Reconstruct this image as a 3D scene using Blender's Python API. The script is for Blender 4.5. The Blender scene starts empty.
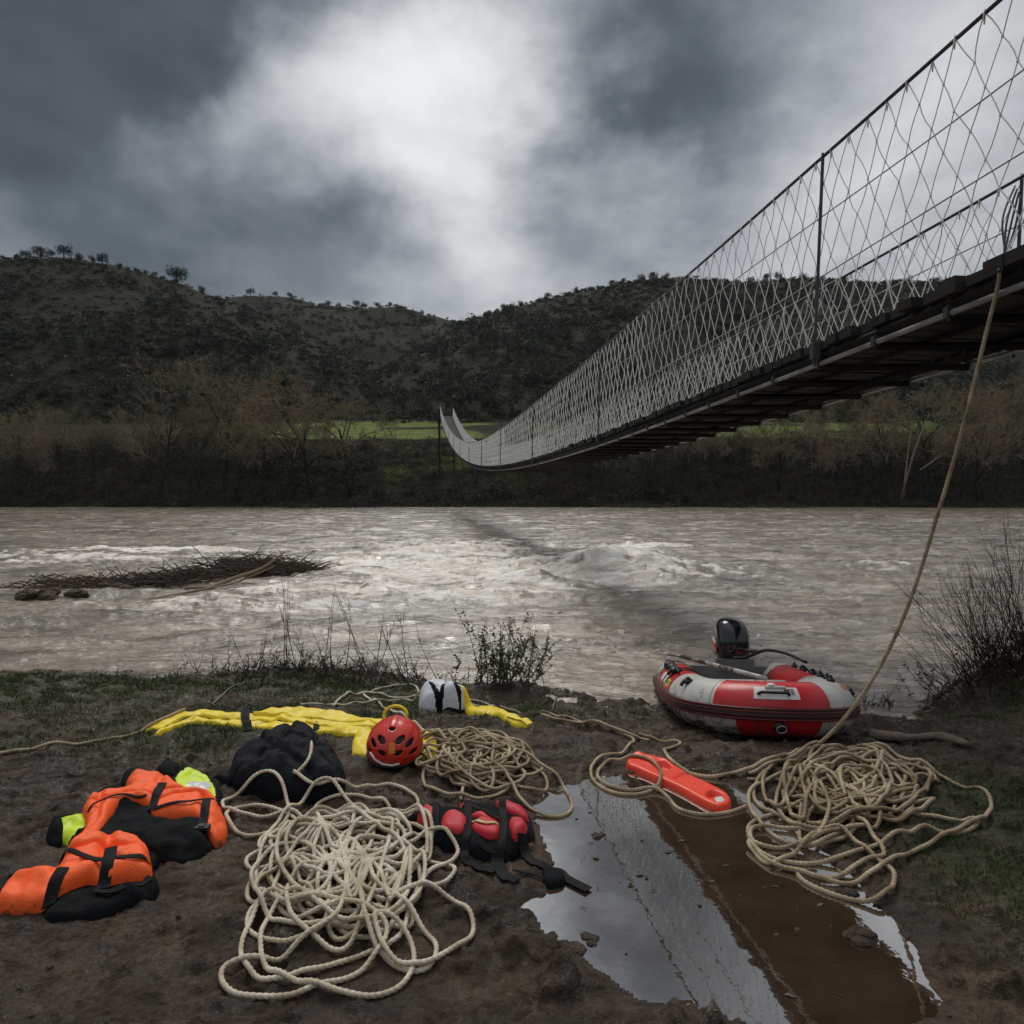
import bpy, math, random
import numpy as np
from mathutils import Vector
random.seed(7); rng = np.random.default_rng(7)
S = bpy.context.scene
F = 700.0; CH = 1.55; PIT = math.atan(22/700)
# ------------------------------------------------------------ camera
cam_d = bpy.data.cameras.new('camera'); cam = bpy.data.objects.new('camera', cam_d)
S.collection.objects.link(cam); S.camera = cam
cam_d.sensor_width = 36; cam_d.lens = 36*F/1024; cam_d.clip_end = 3000; cam_d.clip_start = .05
cam.location = (0, 0, CH); cam.rotation_euler = (math.pi/2-PIT, 0, 0)
S.view_settings.view_transform = 'Standard'; S.view_settings.look = 'None'
S.view_settings.gamma = 1; S.view_settings.exposure = 0.45

def ray(px, py):
    c, s = math.cos(PIT), math.sin(PIT); v = (512-py)/F
    return np.array([(px-512)/F, c+s*v, -s+c*v])
def at_z(px, py, z=0.0):
    d = ray(px, py); t = (z-CH)/d[2]; return np.array([d[0]*t, d[1]*t, z])
def at_y(px, py, y):
    d = ray(px, py); t = y/d[1]; return np.array([d[0]*t, y, CH+d[2]*t])

# ------------------------------------------------------------ sky
SUN_EL, SUN_AZ = math.radians(54), math.radians(-9)     # azimuth from +Y towards +X
W = bpy.data.worlds.new('World'); S.world = W; W.use_nodes = True
nt = W.node_tree; nt.nodes.clear()
def N(t, **k):
    n = nt.nodes.new(t)
    for a, b in k.items(): setattr(n, a, b)
    return n
def Lk(a, b): nt.links.new(a, b)
def mth(op, a, b=None, c=None, clamp=False):
    n = N('ShaderNodeMath', operation=op, use_clamp=clamp)
    for i, v in enumerate((a, b, c)):
        if v is None: continue
        if isinstance(v, (int, float)): n.inputs[i].default_value = v
        else: Lk(v, n.inputs[i])
    return n.outputs[0]
def vm(op, a, b=None, s=None):
    n = N('ShaderNodeVectorMath', operation=op)
    for i, v in enumerate((a, b)):
        if v is None: continue
        if isinstance(v, (tuple, list, np.ndarray)): n.inputs[i].default_value = tuple(v)
        else: Lk(v, n.inputs[i])
    if s is not None: n.inputs['Scale'].default_value = s
    return n.outputs['Value'] if op == 'DOT_PRODUCT' else n.outputs[0]
tc = N('ShaderNodeTexCoord').outputs['Generated']
def noise(vec, scale, det=5, rough=.5, col=False, dist=0):
    n = N('ShaderNodeTexNoise'); n.inputs['Scale'].default_value = scale
    n.inputs['Detail'].default_value = det; n.inputs['Roughness'].default_value = rough
    n.inputs['Distortion'].default_value = dist
    Lk(vec, n.inputs['Vector']); return n.outputs['Color'] if col else n.outputs['Fac']
w1 = vm('SCALE', vm('SUBTRACT', noise(tc, 3.2, 5, .55, True), (.5, .5, .5)), s=.30)
w2 = vm('SCALE', vm('SUBTRACT', noise(tc, 11, 5, .6, True), (.5, .5, .5)), s=.07)
D = vm('NORMALIZE', vm('ADD', vm('ADD', tc, w1), w2))
def blob(px, py, deg, amp):
    d = ray(px, py); d = d/np.linalg.norm(d); k = 2/math.radians(deg)**2
    e = mth('POWER', math.e, mth('MULTIPLY', mth('SUBTRACT', vm('DOT_PRODUCT', D, d), 1.0), k))
    return mth('MULTIPLY', e, amp)
sepn = N('ShaderNodeSeparateXYZ'); Lk(tc, sepn.inputs[0]); up = sepn.outputs['Z']
upc = mth('MULTIPLY', mth('SUBTRACT', up, .62, clamp=True), 1.7)
val = mth('ADD', upc, .37)
for b in [(450, 75, 6, .75), (395, 95, 5.5, .50), (475, 135, 6, .80), (485, 215, 4.5, .55), (540, 60, 6, .16), (265, 128, 5, .34), (200, 135, 5, .14), (340, 85, 5, .26),
          (640, 185, 5, .24), (840, 225, 8, .34), (900, 120, 8, .20), (60, 190, 6, .07), (440, 295, 8, .14), (980, 50, 8, .12), (600, 265, 6, .04), (560, 150, 4, .05),
          (60, 60, 13, -.30), (215, 40, 8, -.24), (335, 205, 5.5, -.22), (395, 245, 4, -.12), (190, 225, 8, -.12), (700, 50, 9, -.29),
          (555, 215, 5, -.22), (630, 110, 5, -.14), (700, 215, 5, -.06), (240, 300, 6, -.03), (20, 280, 8, -.03)]:
    val = mth('ADD', val, blob(*b))
stv = vm('MULTIPLY', tc, (1, 1, 1.9))
fb = mth('SUBTRACT', noise(stv, 3.0, 8, .55), .5)
fb2 = mth('SUBTRACT', noise(stv, 8, 6, .55), .5)
val = mth('MULTIPLY', val, mth('ADD', 1.0, mth('ADD', mth('MULTIPLY', fb, 2.4), mth('MULTIPLY', fb2, 1.15))))
val = mth('SMOOTH_MAX', val, mth('ADD', .07, mth('MULTIPLY', fb2, .10)), .06)
val = mth('MULTIPLY', mth('SUBTRACT', 1.0, mth('POWER', math.e, mth('MULTIPLY', val, -1.35))), 1.02)
rmp = N('ShaderNodeValToRGB'); Lk(val, rmp.inputs[0])
cr = rmp.color_ramp
for i, (p, c) in enumerate([(0.0, (.012, .014, .017)), (.15, (.105, .125, .148)), (.4, (.335, .36, .39)), (.75, (.66, .68, .70)), (1.0, (.90, .915, .93))]):
    e = cr.elements[i] if i < 2 else cr.elements.new(p)
    e.position = p; e.color = (*c, 1)
sky = N('ShaderNodeTexSky', sky_type='NISHITA', sun_disc=False, sun_elevation=SUN_EL, sun_rotation=SUN_AZ)
bg1 = N('ShaderNodeBackground'); Lk(sky.outputs[0], bg1.inputs[0]); bg1.inputs[1].default_value = .05
bg2 = N('ShaderNodeBackground'); Lk(rmp.outputs[0], bg2.inputs[0]); bg2.inputs[1].default_value = .74
mx = N('ShaderNodeMixShader'); mx.inputs[0].default_value = .96
Lk(bg1.outputs[0], mx.inputs[1]); Lk(bg2.outputs[0], mx.inputs[2])
wo = N('ShaderNodeOutputWorld'); Lk(mx.outputs[0], wo.inputs[0])
sl = bpy.data.lights.new('sun', 'SUN'); so = bpy.data.objects.new('sun', sl); S.collection.objects.link(so)
sl.energy = 1.15; sl.angle = math.radians(30); sl.color = (1, .96, .9)
sd_ = Vector((math.sin(SUN_AZ)*math.cos(SUN_EL), math.cos(SUN_AZ)*math.cos(SUN_EL), math.sin(SUN_EL)))
so.rotation_euler = sd_.to_track_quat('Z', 'Y').to_euler(); so.location = (0, 0, 30)

# ------------------------------------------------------------ materials
def mat(name, col, rough=.7, var=.25, vs=8.0, bump=0.0, bs=40.0, spec=.5, metal=0, col2=None, attr=None, rv=0, coat=0, sheen=0, bdist=.01):
    m = bpy.data.materials.new(name); m.use_nodes = True
    t = m.node_tree; b = t.nodes['Principled BSDF']
    b.inputs['Roughness'].default_value = rough; b.inputs['Specular IOR Level'].default_value = spec
    b.inputs['Metallic'].default_value = metal; b.inputs['Coat Weight'].default_value = coat
    tcn = t.nodes.new('ShaderNodeTexCoord'); n = t.nodes.new('ShaderNodeTexNoise')
    n.inputs['Scale'].default_value = vs; n.inputs['Detail'].default_value = 6; n.inputs['Roughness'].default_value = .62
    t.links.new(tcn.outputs['Object'], n.inputs['Vector'])
    r = t.nodes.new('ShaderNodeValToRGB'); t.links.new(n.outputs['Fac'], r.inputs[0])
    c = np.array(col); c2 = np.array(col2) if col2 is not None else c*(1+var)
    c1 = c*(1-var) if col2 is None else c
    r.color_ramp.elements[0].position = .35; r.color_ramp.elements[0].color = (*c1, 1)
    r.color_ramp.elements[1].position = .65; r.color_ramp.elements[1].color = (*c2, 1)
    t.links.new(r.outputs[0], b.inputs['Base Color'])
    if rv:
        mr = t.nodes.new('ShaderNodeMapRange'); mr.inputs['From Min'].default_value = .35; mr.inputs['From Max'].default_value = .65
        mr.inputs['To Min'].default_value = rough-rv; mr.inputs['To Max'].default_value = rough+rv
        n3 = t.nodes.new('ShaderNodeTexNoise'); n3.inputs['Scale'].default_value = vs*1.7; n3.inputs['Detail'].default_value = 5
        t.links.new(tcn.outputs['Object'], n3.inputs['Vector']); t.links.new(n3.outputs['Fac'], mr.inputs[0])
        t.links.new(mr.outputs[0], b.inputs['Roughness'])
    if bump:
        n2 = t.nodes.new('ShaderNodeTexNoise'); n2.inputs['Scale'].default_value = bs; n2.inputs['Detail'].default_value = 5
        t.links.new(tcn.outputs['Object'], n2.inputs['Vector'])
        bp = t.nodes.new('ShaderNodeBump'); bp.inputs['Strength'].default_value = bump; bp.inputs['Distance'].default_value = bdist
        t.links.new(n2.outputs['Fac'], bp.inputs['Height']); t.links.new(bp.outputs[0], b.inputs['Normal'])
    return m
M = {}
def mk(k, *a, **kw): M[k] = mat(k, *a, **kw)
mk('wire', (.42, .41, .38), .5, .2, 3)
mk('cord', (.80, .78, .73), .8, .12, 4)
mk('dark_steel', (.05, .05, .05), .5, .3, 6)
mk('steel', (.30, .29, .28), .45, .3, 5, metal=.6)
mk('plank', (.018, .014, .011), .85, .45, 3, .5, 30)
mk('rope', (.20, .14, .08), .85, .22, 7, .5, 260, bdist=.003, col2=(.50, .405, .27))
mk('rope_pale', (.36, .29, .19), .85, .2, 7, .5, 260, bdist=.003, col2=(.70, .63, .50))
mk('orange', (.98, .115, .010), .62, .10, 14, .5, 90, bdist=.004)
mk('hivis', (.60, .80, .02), .5, .08, 14, .3, 90, bdist=.004)
mk('reflective', (.55, .57, .55), .35, .1, 9)
mk('black_fabric', (.008, .009, .011), .85, .3, 12, .6, 110, bdist=.006, spec=.12)
mk('strap', (.008, .008, .010), .7, .2, 20, .3, 300, bdist=.002, spec=.15)
mk('navy_fabric', (.005, .006, .010), .75, .3, 10, .25, 60, bdist=.004, spec=.15)
mk('yellow', (.80, .60, .012), .5, .10, 10, .3, 70, bdist=.004)
mk('red_fabric', (.50, .012, .025), .6, .15, 12, .5, 100, bdist=.004)
mk('red_plastic', (.85, .055, .022), .38, .08, 9, .1, 60)
mk('helmet_red', (.62, .030, .015), .28, .10, 12, .06, 60, coat=.3)
mk('white_fabric', (.62, .64, .70), .75, .10, 12, .5, 60, bdist=.006)
mk('boat_red', (.52, .014, .020), .33, .12, 5, .08, 30)
mk('boat_white', (.50, .48, .44), .4, .12, 5, .08, 30, col2=(.60, .59, .56))
mk('boat_grey', (.16, .16, .155), .5, .2, 6, .1, 30)
mk('boat_dark_red', (.14, .008, .010), .45, .2, 6)
mk('rubber', (.012, .012, .013), .5, .3, 12)
mk('cowl', (.010, .011, .015), .16, .2, 6, coat=.5)
mk('label_white', (.62, .62, .60), .4, .08, 12)
mk('sticker_yellow', (.75, .55, .03), .4, .05, 10)
mk('sticker_green', (.08, .30, .06), .4, .05, 10)
mk('sticker_orange', (.75, .22, .03), .4, .05, 10)
mk('sticker_blue', (.10, .20, .34), .4, .05, 10)
mk('tan_zip', (.5, .38, .16), .5, .1, 10)
mk('brush', (.010, .007, .004), .9, .3, .11, col2=(.060, .040, .024))
mk('bush_stem', (.030, .021, .014), .9, .3, 2, col2=(.060, .042, .028))
mk('bark', (.022, .017, .013), .9, .35, 2.5)
mk('twig', (.13, .095, .060), .9, .3, .11, col2=(.31, .24, .16))
mk('twig_olive', (.11, .09, .05), .9, .3, .11, col2=(.25, .21, .12))
mk('twig_pale', (.20, .17, .13), .9, .2, 1)
mk('dark_twig', (.030, .022, .016), .9, .4, 2)
mk('debris', (.060, .040, .026), .9, .45, 3)
mk('driftwood', (.15, .115, .085), .85, .3, 9, .7, 40)
mk('leaf', (.045, .065, .018), .7, .4, 3, col2=(.085, .10, .035))
mk('evergreen', (.020, .028, .015), .8, .4, .12, col2=(.052, .064, .036))
mk('scrubbrown', (.022, .016, .009), .85, .4, .10, col2=(.058, .043, .025))
mk('scrubgreen', (.018, .024, .012), .85, .4, .12, col2=(.055, .062, .036))
mk('dead_leaf', (.06, .042, .026), .6, .4, 20)
mk('stone', (.13, .11, .09), .5, .4, 12, .4, 50)

def dirty(m, z0, z1, col=(.05, .034, .021), sc=9):
    t = m.node_tree; b = t.nodes['Principled BSDF']; src = b.inputs['Base Color'].links[0].from_socket
    tcn = t.nodes.new('ShaderNodeTexCoord'); sp = t.nodes.new('ShaderNodeSeparateXYZ'); t.links.new(tcn.outputs['Object'], sp.inputs[0])
    mr = t.nodes.new('ShaderNodeMapRange'); mr.inputs['From Min'].default_value = z0; mr.inputs['From Max'].default_value = z1; mr.inputs['To Min'].default_value = .20; mr.inputs['To Max'].default_value = -.10
    t.links.new(sp.outputs['Z'], mr.inputs[0])
    n = t.nodes.new('ShaderNodeTexNoise'); n.inputs['Scale'].default_value = sc; n.inputs['Detail'].default_value = 10; n.inputs['Roughness'].default_value = .75; t.links.new(tcn.outputs['Object'], n.inputs['Vector'])
    a = t.nodes.new('ShaderNodeMath'); a.operation = 'ADD'; t.links.new(mr.outputs[0], a.inputs[0]); t.links.new(n.outputs['Fac'], a.inputs[1])
    r = t.nodes.new('ShaderNodeValToRGB'); r.color_ramp.elements[0].position = .58; r.color_ramp.elements[1].position = .72; t.links.new(a.outputs[0], r.inputs[0])
    x = t.nodes.new('ShaderNodeMix'); x.data_type = 'RGBA'; t.links.new(r.outputs[0], x.inputs[0]); t.links.new(src, x.inputs[6]); x.inputs[7].default_value = (*col, 1)
    t.links.new(x.outputs[2], b.inputs['Base Color'])
    q = t.nodes.new('ShaderNodeMapRange'); q.inputs['To Min'].default_value = b.inputs['Roughness'].default_value; q.inputs['To Max'].default_value = .75; t.links.new(r.outputs[0], q.inputs[0]); t.links.new(q.outputs[0], b.inputs['Roughness'])
for k in ('boat_red', 'boat_white'): dirty(M[k], .0, .42)
for k in ('orange', 'hivis', 'yellow', 'red_fabric', 'white_fabric', 'red_plastic'): dirty(M[k], -.06, .06, sc=14)

# ------------------------------------------------------------ noise helpers
_T = [rng.random((256, 256)) for _ in range(6)]
def vnoise(x, y, k=0):
    x = np.asarray(x, float); y = np.asarray(y, float)
    xi = np.floor(x).astype(int); yi = np.floor(y).astype(int); fx = x-xi; fy = y-yi
    fx = fx*fx*fx*(fx*(fx*6-15)+10); fy = fy*fy*fy*(fy*(fy*6-15)+10)
    t = _T[k % 6]; a = t[xi & 255, yi & 255]; b = t[(xi+1) & 255, yi & 255]; c = t[xi & 255, (yi+1) & 255]; d = t[(xi+1) & 255, (yi+1) & 255]
    return (a*(1-fx)+b*fx)*(1-fy)+(c*(1-fx)+d*fx)*fy*1.0
def fbm(x, y, o=5, k=0, g=.5):
    s = 0; a = 1; n = 0; ca, sa = math.cos(.6), math.sin(.6)
    for i in range(o):
        s = s+a*(vnoise(x, y, k+i)*2-1); n += a; a *= g
        x, y = (x*ca-y*sa)*2.03+17.3, (x*sa+y*ca)*2.03+5.1
    return s/n
def turb(x, y, o=4, k=0):
    s = 0; a = 1; n = 0
    for i in range(o):
        s = s+a*np.abs(vnoise(x, y, k+i)*2-1); n += a; a *= .55; x = x*2.1+3.3; y = y*2.1+7.7
    return s/n
def sstep(a, b, x): t = np.clip((x-a)/(b-a), 0, 1); return t*t*(3-2*t)
def polysd(x, y, P):
    """signed distance, positive inside"""
    x = np.asarray(x, float); y = np.asarray(y, float); d = np.full(x.shape, 1e9); ins = np.zeros(x.shape, bool); n = len(P)
    for i in range(n):
        ax, ay = P[i][:2]; bx, by = P[(i+1) % n][:2]
        ex, ey = bx-ax, by-ay; L = ex*ex+ey*ey+1e-12
        t = np.clip(((x-ax)*ex+(y-ay)*ey)/L, 0, 1)
        d = np.minimum(d, np.hypot(x-ax-t*ex, y-ay-t*ey))
        c = ((ay > y) != (by > y)) & (x < (bx-ax)*(y-ay)/((by-ay) if abs(by-ay) > 1e-12 else 1e-12)+ax)
        ins ^= c
    return np.where(ins, d, -d)
def linedist(x, y, P):
    d = np.full(np.shape(x), 1e9)
    for a, b in zip(P[:-1], P[1:]):
        ex, ey = b[0]-a[0], b[1]-a[1]; L = ex*ex+ey*ey+1e-12
        t = np.clip(((x-a[0])*ex+(y-a[1])*ey)/L, 0, 1)
        d = np.minimum(d, np.hypot(x-a[0]-t*ex, y-a[1]-t*ey))
    return d
def catmull(P, n=8, closed=False):
    P = np.asarray(P, float); m = len(P); out = []
    rngi = range(m) if closed else range(m-1)
    for i in rngi:
        if closed: p0, p1, p2, p3 = P[(i-1) % m], P[i], P[(i+1) % m], P[(i+2) % m]
        else: p0, p1, p2, p3 = P[max(i-1, 0)], P[i], P[i+1], P[min(i+2, m-1)]
        t = np.linspace(0, 1, n, endpoint=False)[:, None]
        out.append(.5*((2*p1)+(p2-p0)*t+(2*p0-5*p1+4*p2-p3)*t*t+(3*p1-p0-3*p2+p3)*t**3))
    out = np.vstack(out)
    return out if closed else np.vstack([out, P[-1]])
def resample(P, step):
    P = np.asarray(P, float); s = np.r_[0, np.cumsum(np.linalg.norm(np.diff(P, axis=0), axis=1))]
    t = np.linspace(0, s[-1], max(2, int(s[-1]/step)+1))
    return np.stack([np.interp(t, s, P[:, i]) for i in range(P.shape[1])], 1)

# ------------------------------------------------------------ object helpers
def link(o): S.collection.objects.link(o); return o
def tag(o, label=None, cat=None, group=None, kind=None):
    if label: o['label'] = label
    if cat: o['category'] = cat
    if group: o['group'] = group
    if kind: o['kind'] = kind
    return o
def empty(name, loc=(0, 0, 0), label=None, cat=None, group=None):
    o = bpy.data.objects.new(name, None); o.location = tuple(float(v) for v in loc); o.empty_display_size = .1; link(o); return tag(o, label, cat, group)
def meshobj(name, V, Fq, mats, parent=None, mi=None, smooth=True, local=True):
    """V (n,3) in world space; Fq list of int arrays (k,3|4)"""
    me = bpy.data.meshes.new(name); V = np.asarray(V, float)
    if parent is not None and local: V = V-np.array(parent.location)
    if not isinstance(Fq, list): Fq = [Fq]
    Fq = [np.asarray(f, np.int32) for f in Fq if len(f)]
    me.vertices.add(len(V)); me.vertices.foreach_set('co', V.astype(np.float32).ravel())
    nl = sum(f.size for f in Fq); nf = sum(len(f) for f in Fq)
    me.loops.add(nl); me.loops.foreach_set('vertex_index', np.concatenate([f.ravel() for f in Fq]))
    st = []; off = 0
    for f in Fq: st.append(off+np.arange(len(f))*f.shape[1]); off += f.size
    me.polygons.add(nf); me.polygons.foreach_set('loop_start', np.concatenate(st).astype(np.int32))
    if mi is not None: me.polygons.foreach_set('material_index', np.asarray(mi, np.int32))
    me.update(calc_edges=True); me.validate()
    me.polygons.foreach_set('use_smooth', np.full(len(me.polygons), bool(smooth)))
    for m in (mats if isinstance(mats, (list, tuple)) else [mats]): me.materials.append(M[m] if isinstance(m, str) else m)
    o = bpy.data.objects.new(name, me); link(o)
    if parent is not None: o.parent = parent
    return o
class MB:
    def __init__(s): s.V = []; s.Q = []; s.T = []; s.n = 0; s.mq = []; s.mt = []
    def add(s, V, Q=None, T=None, m=0):
        V = np.asarray(V, float)
        if Q is not None and len(Q): Q = np.asarray(Q)+s.n; s.Q.append(Q); s.mq.append(np.full(len(Q), m))
        if T is not None and len(T): T = np.asarray(T)+s.n; s.T.append(T); s.mt.append(np.full(len(T), m))
        s.V.append(V); s.n += len(V)
    def tube(s, P, R, k=6, m=0, cap=True, twist=0, lobe=0, flat=1.0):
        P = np.asarray(P, float); n = len(P); R = np.broadcast_to(np.asarray(R, float), (n,))
        Tn = np.gradient(P, axis=0); Tn /= np.linalg.norm(Tn, axis=1)[:, None]+1e-9
        ref = np.array([0, 0, 1.]) if abs(Tn[0, 2]) < .9 else np.array([1., 0, 0])
        A = np.zeros((n, 3)); a = np.cross(Tn[0], ref); a /= np.linalg.norm(a)+1e-9
        for i in range(n):
            a = a-Tn[i]*np.dot(a, Tn[i]); a /= np.linalg.norm(a)+1e-9; A[i] = a
        B = np.cross(Tn, A); th = np.arange(k)/k*2*math.pi
        if lobe:
            L = np.r_[0, np.cumsum(np.linalg.norm(np.diff(P, axis=0), axis=1))]
            rr = R[:, None]*(1+lobe*np.abs(np.cos(1.5*(th[None, :]-twist*L[:, None]))) - lobe*.6)
        else: rr = np.repeat(R[:, None], k, 1)
        V = P[:, None, :]+rr[..., None]*(np.cos(th)[None, :, None]*A[:, None, :]+flat*np.sin(th)[None, :, None]*B[:, None, :])
        i = np.arange(n-1)[:, None]*k; j = np.arange(k)[None, :]; jn = (j+1) % k
        Q = np.stack([i+j, i+jn, i+k+jn, i+k+j], -1).reshape(-1, 4)
        V = V.reshape(-1, 3); Tt = None
        if cap:
            V = np.vstack([V, P[0], P[-1]]); c0, c1 = n*k, n*k+1; jj = np.arange(k); jk = (jj+1) % k
            Tt = np.vstack([np.stack([np.full(k, c0), jk, jj], 1), np.stack([np.full(k, c1), (n-1)*k+jj, (n-1)*k+jk], 1)])
        s.add(V, Q, Tt, m)
    def box(s, c, h, ax=None, m=0, taper=1.0):
        c = np.asarray(c, float); A = np.eye(3) if ax is None else np.asarray(ax, float)
        sg = np.array([[x, y, z] for z in (-1, 1) for y in (-1, 1) for x in (-1, 1)], float)*np.asarray(h, float)
        sg[4:, :2] *= taper
        V = c+sg@A
        s.add(V, [[0, 2, 3, 1], [4, 5, 7, 6], [0, 1, 5, 4], [1, 3, 7, 5], [3, 2, 6, 7], [2, 0, 4, 6]], m=m)
    def loft(s, rings, m=0, cap=True):
        R = np.asarray(rings, float); n, k = R.shape[:2]
        i = np.arange(n-1)[:, None]*k; j = np.arange(k)[None, :]; jn = (j+1) % k
        Q = np.stack([i+j, i+jn, i+k+jn, i+k+j], -1).reshape(-1, 4); V = R.reshape(-1, 3); Tt = None
        if cap:
            V = np.vstack([V, R[0].mean(0), R[-1].mean(0)]); jj = np.arange(k); jk = (jj+1) % k
            Tt = np.vstack([np.stack([np.full(k, n*k), jk, jj], 1), np.stack([np.full(k, n*k+1), (n-1)*k+jj, (n-1)*k+jk], 1)])
        s.add(V, Q, Tt, m)
    def ell(s, c, r, nu=16, nv=10, m=0, ax=None, jit=0):
        u = np.arange(nu)/nu*2*math.pi; v = np.linspace(-math.pi/2+.12, math.pi/2-.12, nv)
        R = np.stack([np.stack([np.cos(a)*np.cos(u), np.cos(a)*np.sin(u), np.full(nu, np.sin(a))], 1) for a in v])
        if jit: R = R*(1+jit*(rng.random(R.shape[:2]+(1,))-.5))
        R = R*np.asarray(r)
        if ax is not None: R = R@np.asarray(ax)
        s.loft(R+np.asarray(c), m)
    def build(s, name, mats, parent=None, smooth=True, local=True):
        V = np.vstack(s.V); Fs = []; mi = []
        if s.Q: Fs.append(np.vstack(s.Q)); mi.append(np.concatenate(s.mq))
        if s.T: Fs.append(np.vstack(s.T)); mi.append(np.concatenate(s.mt))
        return meshobj(name, V, Fs, mats, parent, np.concatenate(mi), smooth, local)
def gridfaces(nr, nc):
    i = np.arange(nr-1)[:, None]*nc; j = np.arange(nc-1)[None, :]
    return np.stack([i+j, i+j+1, i+nc+j+1, i+nc+j], -1).reshape(-1, 4)
def autosmooth(o, deg=40):
    me = o.data
    try: me.set_sharp_from_angle(angle=math.radians(deg))
    except Exception: pass
def copy_tree(o, parent=None):
    c = o.copy(); link(c); c.parent = parent
    for ch in list(o.children): copy_tree(ch, c)
    return c
# ============================================================ NEAR BANK
SHX = [-60, -4.8, -3.2, -2, -.6, .7, 1.5, 2.6, 3.4, 5, 60]; SHY = [6.6, 6.55, 6.6, 6.8, 6.3, 5.8, 5.6, 5.2, 5.4, 6.1, 7.5]
def shore(x): return np.interp(x, SHX, SHY)+.10*fbm(np.asarray(x)*1.3, np.asarray(x)*0+3.3, 4, 1)
PUD_PX = [(548, 812), (556, 792), (585, 783), (622, 776), (700, 772), (722, 788), (752, 802), (796, 830), (830, 868), (868, 903), (900, 945), (925, 1000), (880, 1024),
          (800, 1034), (762, 1020), (738, 1000), (690, 992), (640, 988), (600, 960), (566, 935), (540, 905), (575, 880), (552, 850)]
PUD = np.array([at_z(a, b, -.02)[:2] for a, b in PUD_PX])
_fr = np.random.default_rng(21); FOOT = []
for (ax, ay, bx_, by_) in ((-.9, 2.0, -.55, 5.2), (-1.9, 5.0, .9, 4.6), (.1, 2.0, -.2, 2.9), (.9, 4.7, 2.2, 4.0), (-2.6, 2.4, -1.6, 4.6), (.2, 2.15, 1.0, 2.1)):
    L_ = math.hypot(bx_-ax, by_-ay); an = math.atan2(by_-ay, bx_-ax)
    for k in range(int(L_/.36)):
        f = (k+.5)*.36/L_; sgn = .08*(1 if k % 2 else -1); FOOT.append((ax+(bx_-ax)*f-math.sin(an)*sgn+_fr.normal(0, .03), ay+(by_-ay)*f+math.cos(an)*sgn+_fr.normal(0, .03), an+_fr.normal(0, .15)))
def G(x, y):
    x = np.asarray(x, float); y = np.asarray(y, float); ys = shore(x)
    t = np.clip((ys-y)/1.7, 0, 1); b = -.2+.2*t*t*(3-2*t)
    b = np.where(y > ys, -.2-.3*(y-ys), b); b = np.maximum(b, -1.4)
    near = (y < ys+.3)
    def mound(cx, cy, rx, ry, h): return h*np.exp(-((x-cx)/rx)**2-((y-cy)/ry)**2)
    b = b+mound(4.2, 5.75, .75, .5, .30)+mound(-1.9, 6.3, .9, .35, .10)+mound(0, 6.0, .45, .3, .08)+mound(-4.2, 6.0, 1.2, .5, .06)+mound(2.9, 4.95, .5, .12, .05)
    b = b+2.6*sstep(-2.5, -9, y)
    amp = .5+.5*sstep(-.6, .6, x)
    lump = sstep(-.5, .25, x)*sstep(3.3, 2.4, y)
    ca, sa = math.cos(-.5), math.sin(-.5); u = x*ca-y*sa; v = x*sa+y*ca
    r = .030*fbm(x*.9, y*.9, 3, 2)+.020*amp*fbm(u*3.0, v*5.5, 4, 3)+.017*(.35+turb(u*4, v*9, 4, 1)*amp)*1.1-.012
    r = r+.016*fbm(x*24, y*30, 4, 4)+.018*(.5-turb(u*13, v*22, 3, 0))
    hole = vnoise(x*6.2, y*7.5, 5); r = r-.020*sstep(.72, .92, hole)*(.4+amp)
    r = r+lump*(.070*turb(x*4.5, y*6, 5, 2)-.016)
    # clods: rounded cells
    cl = vnoise(x*15+3, y*17, 2)*vnoise(x*7, y*8+2, 3); r = r+.034*sstep(.28, .85, cl)*(.5+.8*amp+lump)
    for fx_, fy_, fa_ in FOOT:
        c_, s_ = math.cos(fa_), math.sin(fa_); k_ = (np.abs(x-fx_) < .3) & (np.abs(y-fy_) < .3)
        if not np.any(k_): continue
        u_ = (x-fx_)*c_+(y-fy_)*s_; v_ = -(x-fx_)*s_+(y-fy_)*c_; w_ = .050-.012*np.cos(u_*22)
        e_ = (u_/.14)**4+(v_/w_)**4; r = r-np.where(k_, .026*np.exp(-e_)-.010*np.exp(-(np.sqrt(e_+1e-6)**.5-1.25)**2*14), 0)
    b = b+np.where(near, r, r*.3)
    sd = polysd(x, y, PUD)+.055*fbm(x*5, y*5, 4, 0)+.02*fbm(x*19, y*19, 3, 1)
    k = sstep(-.16, .04, sd)
    b = np.where(sd > -.17, b*(1-k)+k*(-.045), b)
    b = b+.014*np.exp(-((sd+.09)/.05)**2)*(.5+fbm(x*8, y*8, 3, 2))
    b = np.where((sd < -.05) & (sd > -.9) & (y < 4.3), np.maximum(b, -.012+.004*fbm(x*9, y*9, 2, 1)), b)
    return b
def grow(a, b, s0, r):
    o = [a]; s = s0
    while abs(o[-1]) < abs(b): o.append(o[-1]+math.copysign(s, b-a)); s *= r
    return np.array(o[1:])
xs = np.r_[grow(-3.7, -80, .02, 1.09)[::-1], np.arange(-3.7, 4.9, .0125), grow(4.9, 80, .02, 1.09)]
ys_ = np.r_[grow(1.7, -25, .04, 1.2)[::-1], np.arange(1.7, 4.2, .0105), np.arange(4.2, 7.2, .015), grow(7.2, 12, .05, 1.15)]
XX, YY = np.meshgrid(xs, ys_); ZZ = G(XX, YY)

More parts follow.
